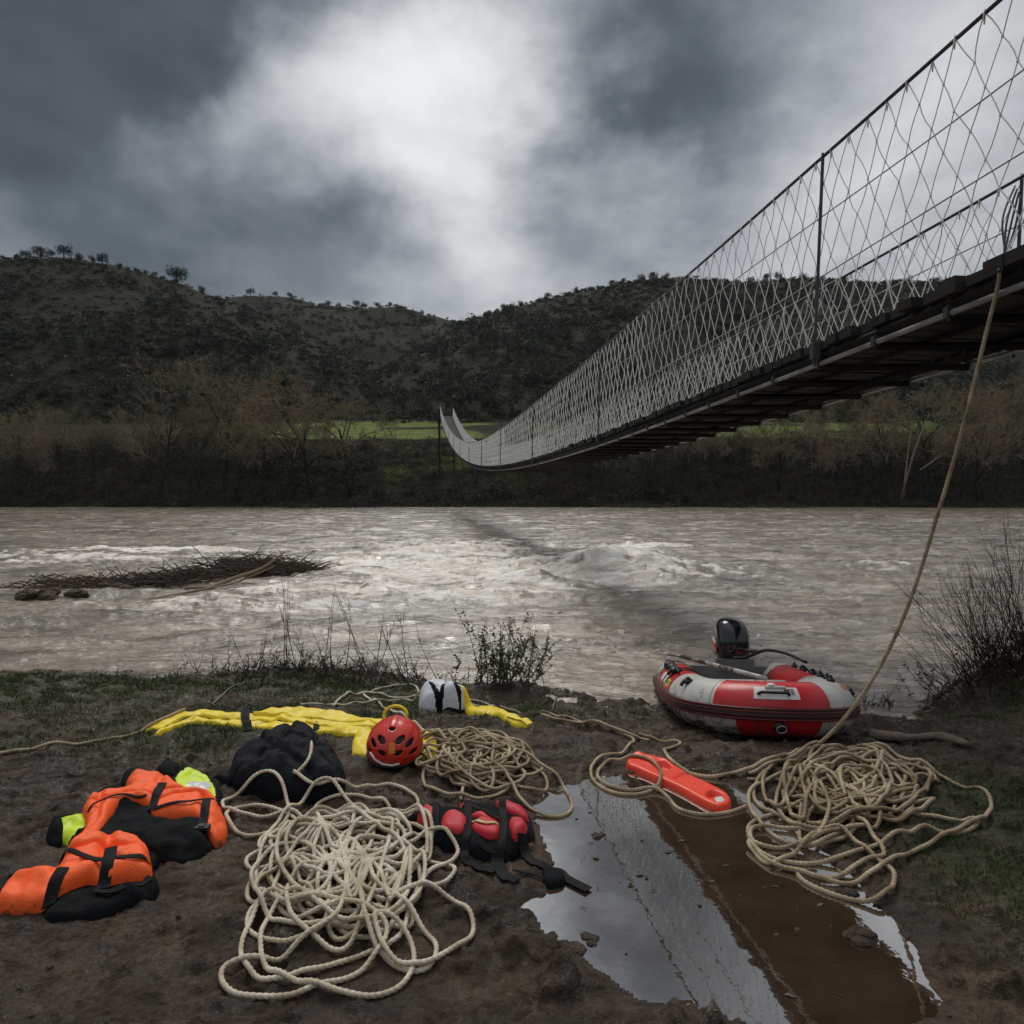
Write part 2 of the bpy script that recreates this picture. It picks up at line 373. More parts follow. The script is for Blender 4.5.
# mud material
def mudmat():
    m = bpy.data.materials.new('wet_mud'); m.use_nodes = True; t = m.node_tree; b = t.nodes['Principled BSDF']
    tcn = t.nodes.new('ShaderNodeTexCoord')
    def nz(s, d=6, r=.6, st=(1, 1, 1)):
        mp = t.nodes.new('ShaderNodeMapping'); mp.inputs['Scale'].default_value = st; t.links.new(tcn.outputs['Object'], mp.inputs[0])
        n = t.nodes.new('ShaderNodeTexNoise'); n.inputs['Scale'].default_value = s; n.inputs['Detail'].default_value = d; n.inputs['Roughness'].default_value = r
        t.links.new(mp.outputs[0], n.inputs['Vector']); return n.outputs['Fac']
    def rp(f, els):
        r = t.nodes.new('ShaderNodeValToRGB'); t.links.new(f, r.inputs[0])
        for i, (p, c) in enumerate(els):
            e = r.color_ramp.elements[i] if i < 2 else r.color_ramp.elements.new(p)
            e.position = p; e.color = (*c, 1)
        return r.outputs[0]
    c1 = rp(nz(2.2, 9, .68), [(.32, (.017, .0100, .0050)), (.5, (.046, .028, .0145)), (.68, (.105, .069, .040))])
    c2 = rp(nz(34, 6, .7), [(.30, (.35, .33, .31)), (.62, (1.3, 1.3, 1.3))])
    mx = t.nodes.new('ShaderNodeMix'); mx.data_type = 'RGBA'; mx.blend_type = 'MULTIPLY'; mx.inputs[0].default_value = 1
    t.links.new(c1, mx.inputs[6]); t.links.new(c2, mx.inputs[7])
    # moss patches where the grass attribute says so
    at = t.nodes.new('ShaderNodeAttribute'); at.attribute_name = 'moss'
    mz = t.nodes.new('ShaderNodeMath'); mz.operation = 'MULTIPLY'; t.links.new(at.outputs['Fac'], mz.inputs[0])
    g = rp(nz(16, 6, .7), [(.42, (0, 0, 0)), (.6, (1, 1, 1))]); t.links.new(g, mz.inputs[1])
    mx2 = t.nodes.new('ShaderNodeMix'); mx2.data_type = 'RGBA'; t.links.new(mz.outputs[0], mx2.inputs[0])
    t.links.new(mx.outputs[2], mx2.inputs[6]); mx2.inputs[7].default_value = (.036, .050, .014, 1)
    t.links.new(mx2.outputs[2], b.inputs['Base Color'])
    mr = t.nodes.new('ShaderNodeMapRange'); mr.inputs['From Min'].default_value = .41; mr.inputs['From Max'].default_value = .52
    mr.inputs['To Min'].default_value = .11; mr.inputs['To Max'].default_value = .85
    t.links.new(nz(6, 8, .7), mr.inputs[0]); t.links.new(mr.outputs[0], b.inputs['Roughness'])
    b.inputs['Specular IOR Level'].default_value = .45
    def bump(f, s, d, prev=None):
        n = t.nodes.new('ShaderNodeBump'); n.inputs['Strength'].default_value = s; n.inputs['Distance'].default_value = d
        t.links.new(f, n.inputs['Height'])
        if prev: t.links.new(prev, n.inputs['Normal'])
        return n.outputs[0]
    nn = bump(nz(18, 7, .6), 1.0, .045); nn = bump(nz(95, 6, .7), .9, .006, nn)
    t.links.new(nn, b.inputs['Normal']); return m
M['mud'] = mudmat()
def mossmask(x, y):
    e = lambda cx, cy, rx, ry: np.exp(-(((x-cx)/rx)**2+((y-cy)/ry)**2))
    v = 1.2*e(-4.1, 5.7, 1.3, .75)+.9*e(-1.6, 5.9, 1.0, .45)+.9*e(-.35, 5.15, .75, .38)+.7*e(-1.7, 4.6, .7, .4)+1.2*e(2.3, 2.7, .55, .55)+.7*e(2.6, 3.3, .6, .5)+.8*e(4.2, 5.6, 1, .6)+.3*e(-2.5, 4.3, .9, .4)
    return np.clip(v*1.25, 0, 1)*sstep(-.05, -.25, polysd(x, y, PUD))*sstep(0.0, .25, shore(x)-y)
bank = meshobj('muddy_bank', np.stack([XX, YY, ZZ], -1).reshape(-1, 3), gridfaces(*XX.shape), M['mud'])
tag(bank, kind='structure')
a = bank.data.attributes.new('moss', 'FLOAT', 'POINT'); a.data.foreach_set('value', mossmask(XX, YY).astype(np.float32).ravel())

# map of the highest surface, used to lay things on the ground and on each other
TS = .012; TX0, TY0 = -5.2, 1.5
tx = np.arange(TX0, 6.2, TS); ty = np.arange(TY0, 8.4, TS)
_tx, _ty = np.meshgrid(tx, ty); TM = G(_tx, _ty)
_sd = polysd(_tx, _ty, PUD); TM = np.where(_sd > -.1, np.maximum(TM, -.018), TM); TM0 = TM.copy()
def top(x, y, A=None):
    A = TM if A is None else A
    u = np.clip((np.asarray(x)-TX0)/TS, 0, len(tx)-1.001); v = np.clip((np.asarray(y)-TY0)/TS, 0, len(ty)-1.001)
    i = u.astype(int) if hasattr(u, 'astype') else int(u); j = v.astype(int) if hasattr(v, 'astype') else int(v)
    fx = u-i; fy = v-j
    return (A[j, i]*(1-fx)+A[j, i+1]*fx)*(1-fy)+(A[j+1, i]*(1-fx)+A[j+1, i+1]*fx)*fy
def on(px, py, dz=0.0, it=10):
    """point of the highest surface seen at a pixel of the photograph"""
    z = 0.0
    for _ in range(it):
        p = at_z(px, py, z); z = .5*z+.5*(float(top(p[0], p[1]))+dz)
    p = at_z(px, py, z); return p

# puddle
pg = np.arange(0, 1.001, 1)
cx, cy = PUD.mean(0)
def pudmat():
    m = bpy.data.materials.new('muddy_puddle_water'); m.use_nodes = True; t = m.node_tree; b = t.nodes['Principled BSDF']
    tcn = t.nodes.new('ShaderNodeTexCoord'); n = t.nodes.new('ShaderNodeTexNoise'); n.inputs['Scale'].default_value = 3.5; n.inputs['Detail'].default_value = 8; n.inputs['Roughness'].default_value = .65
    t.links.new(tcn.outputs['Object'], n.inputs['Vector'])
    r = t.nodes.new('ShaderNodeValToRGB'); t.links.new(n.outputs['Fac'], r.inputs[0])
    r.color_ramp.elements[0].position = .35; r.color_ramp.elements[0].color = (.065, .041, .025, 1)
    r.color_ramp.elements[1].position = .7; r.color_ramp.elements[1].color = (.115, .077, .050, 1)
    t.links.new(r.outputs[0], b.inputs['Base Color']); b.inputs['Roughness'].default_value = .5; b.inputs['Specular IOR Level'].default_value = 0
    g = t.nodes.new('ShaderNodeBsdfGlossy'); g.inputs['Roughness'].default_value = .012
    n2 = t.nodes.new('ShaderNodeTexNoise'); n2.inputs['Scale'].default_value = 9; n2.inputs['Detail'].default_value = 3; t.links.new(tcn.outputs['Object'], n2.inputs['Vector'])
    bp = t.nodes.new('ShaderNodeBump'); bp.inputs['Strength'].default_value = .06; bp.inputs['Distance'].default_value = .01; t.links.new(n2.outputs['Fac'], bp.inputs['Height'])
    t.links.new(bp.outputs[0], g.inputs['Normal'])
    fr = t.nodes.new('ShaderNodeFresnel'); fr.inputs['IOR'].default_value = 10
    mx = t.nodes.new('ShaderNodeMixShader'); t.links.new(fr.outputs[0], mx.inputs[0]); t.links.new(b.outputs[0], mx.inputs[1]); t.links.new(g.outputs[0], mx.inputs[2])
    t.links.new(mx.outputs[0], t.nodes['Material Output'].inputs[0]); return m
M['puddle'] = pudmat()
PB = catmull(PUD+(PUD-[cx, cy])*.28, 4, True)
V = np.c_[np.vstack([PB, [cx, cy]]), np.full(len(PB)+1, -.018)]
nn_ = len(PB); ii = np.arange(nn_)
pud = meshobj('puddle', V, np.stack([(ii+1) % nn_, ii, np.full(nn_, nn_)], 1), M['puddle'], smooth=False)
tag(pud, kind='structure')

# ============================================================ RIVER
yr = [4.6]
while yr[-1] < 78: yr.append(yr[-1]*1.0052)
yr = np.array(yr)
ur = np.r_[np.linspace(-3, -.85, 60)[:-1], np.linspace(-.85, .85, 760), np.linspace(.85, 3, 60)[1:]]
RX = ur[None, :]*yr[:, None]; RY = np.repeat(yr[:, None], len(ur), 1)
foam = np.zeros_like(RX)
calm = sstep(5.0, 9.0, RY); far = sstep(75, 45, RY)
dx = RX+.6*fbm(RX*.2, RY*.2, 3, 1)
H = .060*fbm(dx*.5, RY*2.2, 5, 0)*(.5+calm)+.040*fbm(dx*1.0+RY*.4, RY*4.6, 4, 2)*(.45+calm)+.055*fbm(dx*.35, RY*.9, 4, 2)*calm+.05*fbm(dx*.11, RY*.33, 3, 3)*calm
H = H+.020*(1-np.abs(fbm(dx*1.7, RY*3.6, 4, 4)))*calm
H = H+.022*(1-2*np.abs(fbm(dx*1.5, RY*7, 4, 1)))+.006*fbm(dx*6, RY*18, 2, 3)
def rap(px, py, rx, ry, h, f, sharp=0):
    """standing wave at a place of the river seen at px,py"""
    global H, foam
    p = at_z(px, py, -.2); qx = (RX-p[0]); qy = (RY-p[1])
    qy2 = qy+.10*rx*fbm(RX*.9+px, RY*.5, 3, 1)
    e = np.exp(-(qx/rx)**2-(qy2/ry)**2)
    H = H+1.15*h*e*(1+.5*fbm(RX*2.2, RY*3.0, 5, 3))
    ef = np.exp(-(qx/(rx*1.25))**2-((qy2+ry*.4)/(ry*1.5))**2)
    foam = np.maximum(foam, f*ef)
for q in [(600, 574, 1.2, .6, .34, 1.5), (625, 560, 1.1, .7, .26, 1.2), (570, 566, 1.3, .8, .10, 1.5), (530, 590, .8, .5, .22, .7), (500, 568, 2.4, 1.1, .05, 1.4), (545, 579, 1.6, .8, .0, 1.6),
          (450, 556, 2.2, .7, .22, .75), (395, 566, 2.2, .8, .08, .95), (300, 566, 3, .8, .05, .6), (655, 578, 1.0, .5, .22, .6), (700, 575, 1.6, .5, .14, .35), (640, 548, 1.4, .8, .15, .6),
          (240, 606, 2.2, .4, .05, .45), (350, 592, 1.8, .4, .12, .65), (440, 598, 1.6, .4, .10, .6), (480, 552, 2.0, .7, .16, .5), (60, 560, 5, .9, .05, .45), (160, 552, 5, .9, .05, .55),
          (880, 568, 1.0, .4, .12, .4), (860, 562, 2.4, .6, .05, .25), (520, 545, 2, .8, .1, .4), (410, 545, 3, .9, .1, .35), (620, 600, 2, .5, .10, .2)]: rap(*q)
rap_m = np.clip(foam, 0, 1)
H = H+rap_m*(.08*fbm(RX*2.2, RY*4, 5, 2)+.035*fbm(RX*11, RY*14, 4, 1))
fo = sstep(.22, .55, rap_m*(.75+1.1*fbm(RX*1.6, RY*4.5, 5, 4))+.32*fbm(RX*5, RY*9, 4, 5)*(rap_m > .03))
str_ = sstep(.22, .55, fbm(RX*.18, RY*1.1, 5, 3))*sstep(8, 12, RY)*.30
fo = np.clip(np.maximum(fo, str_*sstep(-.1, .4, fbm(RX*3, RY*8, 3, 2))), 0, 1)
H = H*far-.2
def rivermat():
    m = bpy.data.materials.new('flood_water'); m.use_nodes = True; t = m.node_tree; b = t.nodes['Principled BSDF']
    tcn = t.nodes.new('ShaderNodeTexCoord')
    def nz(s, d, r, st):
        mp = t.nodes.new('ShaderNodeMapping'); mp.inputs['Scale'].default_value = st; t.links.new(tcn.outputs['Object'], mp.inputs[0])
        n = t.nodes.new('ShaderNodeTexNoise'); n.inputs['Scale'].default_value = s; n.inputs['Detail'].default_value = d; n.inputs['Roughness'].default_value = r
        t.links.new(mp.outputs[0], n.inputs['Vector']); return n.outputs['Fac']
    r = t.nodes.new('ShaderNodeValToRGB'); t.links.new(nz(.7, 8, .72, (.5, 1.6, 1)), r.inputs[0])  # muddy water tone; its dark and pale streaks also paint in ripple reflections
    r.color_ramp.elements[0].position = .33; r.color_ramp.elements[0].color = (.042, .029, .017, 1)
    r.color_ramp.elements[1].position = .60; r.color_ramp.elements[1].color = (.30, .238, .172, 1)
    at = t.nodes.new('ShaderNodeAttribute'); at.attribute_name = 'foam'
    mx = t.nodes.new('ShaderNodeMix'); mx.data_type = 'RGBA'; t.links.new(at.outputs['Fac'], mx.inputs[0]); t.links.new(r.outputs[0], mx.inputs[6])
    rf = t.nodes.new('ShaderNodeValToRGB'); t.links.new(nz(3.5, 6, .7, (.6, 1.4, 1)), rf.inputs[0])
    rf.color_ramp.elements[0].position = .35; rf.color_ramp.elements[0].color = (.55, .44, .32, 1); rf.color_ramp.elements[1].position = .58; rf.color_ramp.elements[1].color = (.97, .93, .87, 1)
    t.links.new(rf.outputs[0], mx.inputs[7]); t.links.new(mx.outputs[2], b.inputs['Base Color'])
    mr = t.nodes.new('ShaderNodeMapRange'); mr.inputs['To Min'].default_value = .11; mr.inputs['To Max'].default_value = .8; t.links.new(at.outputs['Fac'], mr.inputs[0])
    t.links.new(mr.outputs[0], b.inputs['Roughness']); b.inputs['IOR'].default_value = 2.0
    prev = None
    for f, s, d in [(nz(1.6, 7, .62, (.5, 1.5, 1)), 1.0, .13), (nz(8, 6, .62, (.5, 1.4, 1)), 1.0, .028), (nz(30, 4, .6, (.6, 1.3, 1)), .6, .006)]:
        n = t.nodes.new('ShaderNodeBump'); n.inputs['Strength'].default_value = s; n.inputs['Distance'].default_value = d; t.links.new(f, n.inputs['Height'])
        if prev: t.links.new(prev, n.inputs['Normal'])
        prev = n.outputs[0]
    t.links.new(prev, b.inputs['Normal']); return m
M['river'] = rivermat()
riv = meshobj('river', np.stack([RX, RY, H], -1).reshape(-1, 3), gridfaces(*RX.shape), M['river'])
tag(riv, kind='structure')
a = riv.data.attributes.new('foam', 'FLOAT', 'POINT'); a.data.foreach_set('value', fo.astype(np.float32).ravel())
def river_z(x, y): return -.2

# ============================================================ FAR BANK AND HILLS
def prof(px, P): a = np.array(P, float); return np.interp(px, a[:, 0], a[:, 1])
PA = [(-900, 330), (-200, 285), (0, 263), (60, 261), (110, 266), (180, 282), (240, 303), (300, 328), (340, 352), (380, 385), (420, 420), (520, 470)]
PBk = [(-200, 320), (150, 305), (250, 301), (310, 303), (380, 309), (440, 317), (475, 324), (560, 345), (700, 380)]
PC = [(250, 450), (340, 400), (375, 374), (410, 352), (440, 338), (470, 322), (500, 313), (560, 298), (640, 282), (700, 279), (780, 281), (860, 284), (940, 278), (1024, 270), (1200, 262), (1600, 290), (2200, 330)]
def hillz(x, y):
    px = 512+F*x/y; sh = 490-px*0
    ang = lambda P: (490-prof(px, P))/F
    zA = (CH+190*ang(PA)); zB = CH+420*ang(PBk); zC = CH+235*ang(PC)
    def up_(z, y0, y1, e=1.0):
        t = np.clip((y-y0)/(y1-y0), 0, 1); s = t*(1.25-.25*t)
        back = np.clip((y-y1)/120, 0, None)
        return z*s-14*back**1.3
    y = y+np.where(y < 92, 2.2*fbm(x*.07, x*0+4.4, 4, 1), 0)
    field = 8.2+(np.clip(y, 92, 118)-92)*.20
    low = np.interp(y, [60, 71.5, 73.5, 78, 86, 92], [-2, -.7, .4, 2.6, 6.4, 8.0]); low = np.where(y > 90, field+(low-8.0)*0, low)
    low = low+.5*fbm(x*.12, y*.12, 3, 1)*sstep(73, 80, y)*sstep(98, 88, y)
    wob = 2.6*fbm(x*.03, y*.03, 4, 2)*sstep(112, 150, y)
    hA = np.where(y > 108, up_(zA, 96, 190)+wob, -9); hC = np.where(y > 110, up_(zC, 100, 235)+wob, -9); hB = np.where(y > 200, up_(zB, 190, 420)+wob*2, -9)
    return np.maximum(np.maximum(low, hA), np.maximum(hC, hB))
hy = np.r_[np.linspace(9, 66, 6), np.arange(70, 130, .8)]
hy = np.r_[hy, np.exp(np.arange(math.log(130), math.log(1500), .012))]
hu = np.r_[np.linspace(-2.6, -.9, 40)[:-1], np.linspace(-.9, .9, 460), np.linspace(.9, 2.6, 40)[1:]]
HX = hu[None, :]*hy[:, None]; HY = np.repeat(hy[:, None], len(hu), 1)
HZ = np.where(HY < 70, -2.0, hillz(HX, np.maximum(HY, 70)))
def hillmat():
    m = bpy.data.materials.new('hill_ground'); m.use_nodes = True; t = m.node_tree; b = t.nodes['Principled BSDF']; b.inputs['Roughness'].default_value = .95; b.inputs['Specular IOR Level'].default_value = .15
    tcn = t.nodes.new('ShaderNodeTexCoord')
    def nz(s, d=7, r=.65, st=(1, 1, 1)):
        mp = t.nodes.new('ShaderNodeMapping'); mp.inputs['Scale'].default_value = st; t.links.new(tcn.outputs['Object'], mp.inputs[0])
        n = t.nodes.new('ShaderNodeTexNoise'); n.inputs['Scale'].default_value = s; n.inputs['Detail'].default_value = d; n.inputs['Roughness'].default_value = r
        t.links.new(mp.outputs[0], n.inputs['Vector']); return n.outputs['Fac']
    def rp(f, els):
        r = t.nodes.new('ShaderNodeValToRGB'); t.links.new(f, r.inputs[0])
        for i, (p, c) in enumerate(els):
            e = r.color_ramp.elements[i] if i < 2 else r.color_ramp.elements.new(p)
            e.position = p; e.color = (*c, 1)
        return r.outputs[0]
    base = rp(nz(.06, 9, .7, (.6, 1, 1.6)), [(.35, (.010, .014, .005)), (.48, (.024, .024, .010)), (.6, (.018, .025, .009)), (.72, (.038, .032, .017))])
    gr = rp(nz(.5, 6, .7), [(.3, (.08, .11, .022)), (.7, (.19, .23, .06))])
    at = t.nodes.new('ShaderNodeAttribute'); at.attribute_name = 'meadow'
    mx = t.nodes.new('ShaderNodeMix'); mx.data_type = 'RGBA'; t.links.new(at.outputs['Fac'], mx.inputs[0]); t.links.new(gr, mx.inputs[7])
    fine = rp(nz(.9, 6, .7), [(.36, (.35, .38, .35)), (.62, (1.5, 1.4, 1.3))]); mm = t.nodes.new('ShaderNodeMix'); mm.data_type = 'RGBA'; mm.blend_type = 'MULTIPLY'; mm.inputs[0].default_value = 1
    t.links.new(base, mm.inputs[6]); t.links.new(fine, mm.inputs[7]); t.links.new(mm.outputs[2], mx.inputs[6])
    t.links.new(mx.outputs[2], b.inputs['Base Color'])
    bp = t.nodes.new('ShaderNodeBump'); bp.inputs['Strength'].default_value = 1; bp.inputs['Distance'].default_value = 1.0; t.links.new(nz(.7), bp.inputs['Height']); t.links.new(bp.outputs[0], b.inputs['Normal'])
    return m
M['hill'] = hillmat()
hills = meshobj('hills', np.stack([HX, HY, HZ], -1).reshape(-1, 3), gridfaces(*HX.shape), M['hill']); tag(hills, kind='structure')
_px = 512+F*HX/HY
_wy = HY+5*fbm(HX*.06, HY*.06, 3, 4)
mead = sstep(91, 94, _wy)*sstep(116, 112, _wy)*sstep(.0, .25, fbm(HX*.08+2, HY*.2, 4, 3)+.30)*np.maximum(sstep(225, 260, _px)*sstep(560, 530, _px), sstep(600, 640, _px)*sstep(960, 900, _px))
mead = np.maximum(mead, .55*sstep(76, 79, HY)*sstep(91, 88, HY)*sstep(340, 390, _px)*sstep(540, 500, _px)*sstep(-.15, .15, fbm(HX*.2, HY*.5, 4, 2)))
a = hills.data.attributes.new('meadow', 'FLOAT', 'POINT'); a.data.foreach_set('value', mead.astype(np.float32).ravel())

# ---- vegetation generators
def tree_polys(h, seed, spread=.5, depth=5, lean=0.0, n0=9, ang=.65, trunk_frac=.9):
    r = np.random.default_rng(seed); trunk = []; twigs = []
    def branch(p, d, L, rad, lv):
        n = 4 if lv < 3 else 3; P = [p]; dd = d.copy()
        for i in range(n):
            dd = dd+r.normal(0, .10+.05*lv, 3)+np.array([0, 0, .05]); dd /= np.linalg.norm(dd); P.append(P[-1]+dd*L/n)
        P = np.array(P); R = np.linspace(rad, rad*.55, n+1); (trunk if lv <= 1 else twigs).append((P, R, 6 if lv < 1 else (4 if lv < 3 else 3)))
        if lv >= depth: return
        k = [n0, 5, 4, 4, 3][min(lv, 4)]
        for j in range(k):
            t = (.28+.72*(j+r.random()*.6)/k) if lv == 0 else (.3+.7*r.random()); t = min(t, 1)
            q = t*n; i = min(int(q), n-1); pp = P[i]+(P[i+1]-P[i])*(q-i)
            az = r.random()*6.283 if lv else j*2.4+r.random(); tilt = ang*(.6+.7*r.random())
            tv = (P[min(i+1, n)]-P[i]); tv /= np.linalg.norm(tv)
            ref = np.array([1., 0, 0]) if abs(tv[0]) < .8 else np.array([0, 1., 0]); a_ = np.cross(tv, ref); a_ /= np.linalg.norm(a_); b_ = np.cross(tv, a_)
            nd = tv*math.cos(tilt)+(a_*math.cos(az)+b_*math.sin(az))*math.sin(tilt)
            branch(pp, nd, L*(.62-.2*t if lv == 0 else .55)*(.7+.6*r.random()), max(rad*(1-.55*t)*.56, .018), lv+1)
    branch(np.zeros(3), np.array([lean, 0, 1.]), h*trunk_frac, h*.0165, 0)
    return trunk, twigs
def make_tree(name, h, seed, tw, **k):
    tr, tg = tree_polys(h, seed, **k); root = empty(name)
    mb = MB()
    for P, R, s in tr: mb.tube(P, R, s)
    mb.build('trunk', 'bark', root)
    mb = MB()
    for P, R, s in tg: mb.tube(P, R, s, cap=False)
    mb.build('crown', tw, root); return root
def clump(name, seed, nleaf=420, w=1.0, h=.8, leafs=.10, trunk=True, mt='evergreen', parent=None, lobes=7):
    """crown made of many leaf faces gathered in uneven lobes"""
    r = np.random.default_rng(seed); C = []
    for i in range(lobes):
        a = r.random()*6.283; q = r.random()**.5*.62*w; C.append((q*math.cos(a), q*math.sin(a), h*(.35+.45*r.random()), (.24+.22*r.random())*w))
    V = []; T = []
    per = nleaf//lobes
    for (x, y, z, rr) in C:
        d = r.normal(size=(per, 3)); d /= np.linalg.norm(d, axis=1)[:, None]
        c = np.array([x, y, z])+d*rr*(.55+.5*r.random((per, 1)))*np.array([1, 1, .8*h/w if h < w else .9])
        c[:, 2] = np.maximum(c[:, 2], .03)
        s = leafs*(.5+r.random((per, 1, 1))); tri = r.normal(size=(per, 3, 3))*s*.7
        V.append((c[:, None, :]+tri).reshape(-1, 3))
    V = np.vstack(V); T = np.arange(len(V)).reshape(-1, 3); return V, T
# --- evergreen bushes and trees on the slopes
def bush_proto(name, seed, mt, **k):
    root = empty(name); V, T = clump(name, seed, **k); meshobj('crown', V, [T], mt, root, smooth=False)
    mb = MB(); mb.tube([(0, 0, -.3), (.02, 0, .2), (0, .03, .5*k.get('h', .8))], [.05, .04, .02], 5); mb.build('trunk', 'bark', root); return root
BP = [bush_proto('evergreen_shrub', 20+i, m, nleaf=620, w=1.0, h=.85, leafs=.055, lobes=9) for i, m in enumerate(['evergreen', 'scrubgreen', 'evergreen'])]
hill_n = 0
_used = {}
def put(proto, loc, sc, rz, label, cat, group):
    k = id(proto)
    if k not in _used: _used[k] = 1; o = proto
    else: o = copy_tree(proto)
    o.location = loc; o.scale = sc; o.rotation_euler = (0, 0, rz); return tag(o, label, cat, group)
def find_on(px, py, y0=100, y1=430):
    """farthest-nearest point of the slopes seen at a pixel"""
    yy = np.exp(np.linspace(math.log(y0), math.log(y1), 400)); d = ray(px, py); t = yy/d[1]
    z = hillz(d[0]*t, yy); hit = np.nonzero(z > CH+d[2]*t)[0]
    if len(hit) == 0: return None
    i = hit[0]; return np.array([d[0]*t[i], yy[i], z[i]])
big = []
r_ = random.Random(4)
tries = 0
while len(big) < 230 and tries < 4000:
    tries += 1
    if r_.random() < .55: px, py = r_.uniform(360, 600), r_.uniform(325, 418)
    else: px, py = r_.uniform(0, 1020), r_.uniform(300, 415)
    p = find_on(px, py, 117, 250)
    if p is None or p[1] > 232: continue
    if any((p[0]-q[0])**2+(p[1]-q[1])**2 < 6 for q in big): continue
    big.append(p)
for p in big:
    s = r_.uniform(1.6, 3.6)*(1.25 if p[1] > 170 else 1.0)
    b = r_.choice(BP); left = p[0] < -20*p[1]/190
    put(b, (p[0], p[1], p[2]-.2), (s*r_.uniform(.9, 1.3), s, s*r_.uniform(.8, 1.25)), r_.random()*6.28,
        'dark green rounded shrub scattered on the %s hillside' % ('left' if left else 'right'), 'shrub', 'evergreen shrubs on the %s hillside' % ('left' if left else 'right'))
# skyline trees
SKP = []
for i in range(3):
    root = empty('hilltop_tree'); V, T = clump('x', 60+i, nleaf=1500, w=.85, h=.9, leafs=.045, lobes=12); V[:, 2] = V[:, 2]*1.05+.02; V[:, :2] *= .88
    meshobj('crown', V, [T], 'evergreen', root, smooth=False)
    mb = MB(); mb.tube([(0, 0, -.3), (.03, 0, .5), (0, .03, 1.0)], [.07, .055, .03], 6); mb.tube([(.03, 0, .45), (.2, .05, .9)], [.035, .02], 5); mb.tube([(.03, 0, .5), (-.22, .0, .95)], [.035, .02], 5)
    mb.build('trunk', 'bark', root); SKP.append(root)
sky_px = [(22, 1.7), (31, 2.2), (46, 3.6), (57, 2.0), (69, 3.2), (84, 2.6), (97, 1.9), (107, 2.4), (180, 5.0), (205, 1.7), (253, 2.2), (277, 1.8), (292, 1.6), (330, 1.5), (358, 2.0), (366, 1.8), (378, 1.7), (391, 1.6), (505, 2.2), (520, 1.8), (548, 2.2), (575, 2.0), (590, 1.8), (612, 2.6), (622, 2.2), (640, 2.4), (652, 3.0), (664, 2.4), (748, 2.2), (765, 3.2), (776, 2.6), (800, 2.0), (842, 2.2), (905, 2.4)]
for i, (px, s) in enumerate(sky_px):
    yc = 188 if px < 240 else (415 if px < 440 else 232)
    if yc > 400: s *= 1.9
    best = None
    for yy in np.linspace(yc-30, yc+14, 30):
        x = (px-512)/F*yy; z = float(hillz(np.array([x]), np.array([yy]))[0]); e = (z-CH)/yy
        if best is None or e > best[0]: best = (e, x, yy, z)
    b = SKP[i % 3]
    lab = 'lone largest rounded tree on the left hill crest, apart from the others' if px == 180 else ('small dark tree on the crest of the %s' % ('left hill' if yc == 188 else 'distant middle ridge' if yc > 400 else 'right hill behind the bridge'))
    o = put(b, (best[1], best[2], best[3]-.2), (s*r_.uniform(.8, 1.1), s*.9, s*r_.uniform(.85, 1.1)), r_.random()*6.28, lab, 'tree', None if px == 180 else 'trees along the %s crest' % ('left hill' if yc == 188 else 'distant ridge' if yc > 400 else 'right hill'))
# hillside scrub too small to count
def scatter(name, n, gen, mt, tp, label, cat):
    Vs = []; off = 0
    for (V, T), (x, y, z, sx, sz, a) in gen(n):
        c, s = math.cos(a), math.sin(a); W_ = np.stack([V[:, 0]*c-V[:, 1]*s, V[:, 0]*s+V[:, 1]*c, V[:, 2]*sz/sx], 1)*sx+np.array([x, y, z]); Vs.append(W_)
    V = np.vstack(Vs).astype(np.float32)
    o = meshobj(name, V, [np.arange(len(V)).reshape(-1, 3)], mt, smooth=False); return tag(o, label, cat, kind='stuff')
small = [clump('s', 90+i, nleaf=120, w=1, h=.75, leafs=.115, lobes=5) for i in range(5)]
fine_ = [clump('s', 95+i, nleaf=260, w=1, h=.75, leafs=.055, lobes=6) for i in range(5)]
def gen_hill(n):
    q = np.random.default_rng(5); k = 0
    while k < n:
        y = q.uniform(112, 245) if q.random() < .66 else q.uniform(245, 425); x = q.uniform(-.85, .85)*y
        v = float(fbm(np.array(x*.05), np.array(y*.05), 3, 1)); 
        if v < -.35+.5*q.random()-.2: continue
        z = float(hillz(np.array([x]), np.array([y]))[0]); k += 1
        s = q.uniform(.7, 1.9)*(1 if y < 240 else 1.5)
        yield small[k % 5], (x, y, z-.1, s, s*q.uniform(.7, 1.1), q.random()*6.28)
scatter('hillside_scrub', 11500, gen_hill, 'scrubgreen', None, 'dark green and grey scrub covering the hillsides beyond the river', 'scrub')
def gen_hillb(n):
    q = np.random.default_rng(15); k = 0
    while k < n:
        y = math.exp(q.uniform(math.log(112), math.log(260))); x = q.uniform(-.85, .85)*y
        z = float(hillz(np.array([x]), np.array([y]))[0]); k += 1
        s = q.uniform(.6, 1.6)
        yield small[k % 5], (x, y, z-.1, s, s*q.uniform(.4, .8), q.random()*6.28)
scatter('heath', 4000, gen_hillb, 'scrubbrown', None, 'brown winter heath between the green scrub on the hillsides', 'heath')
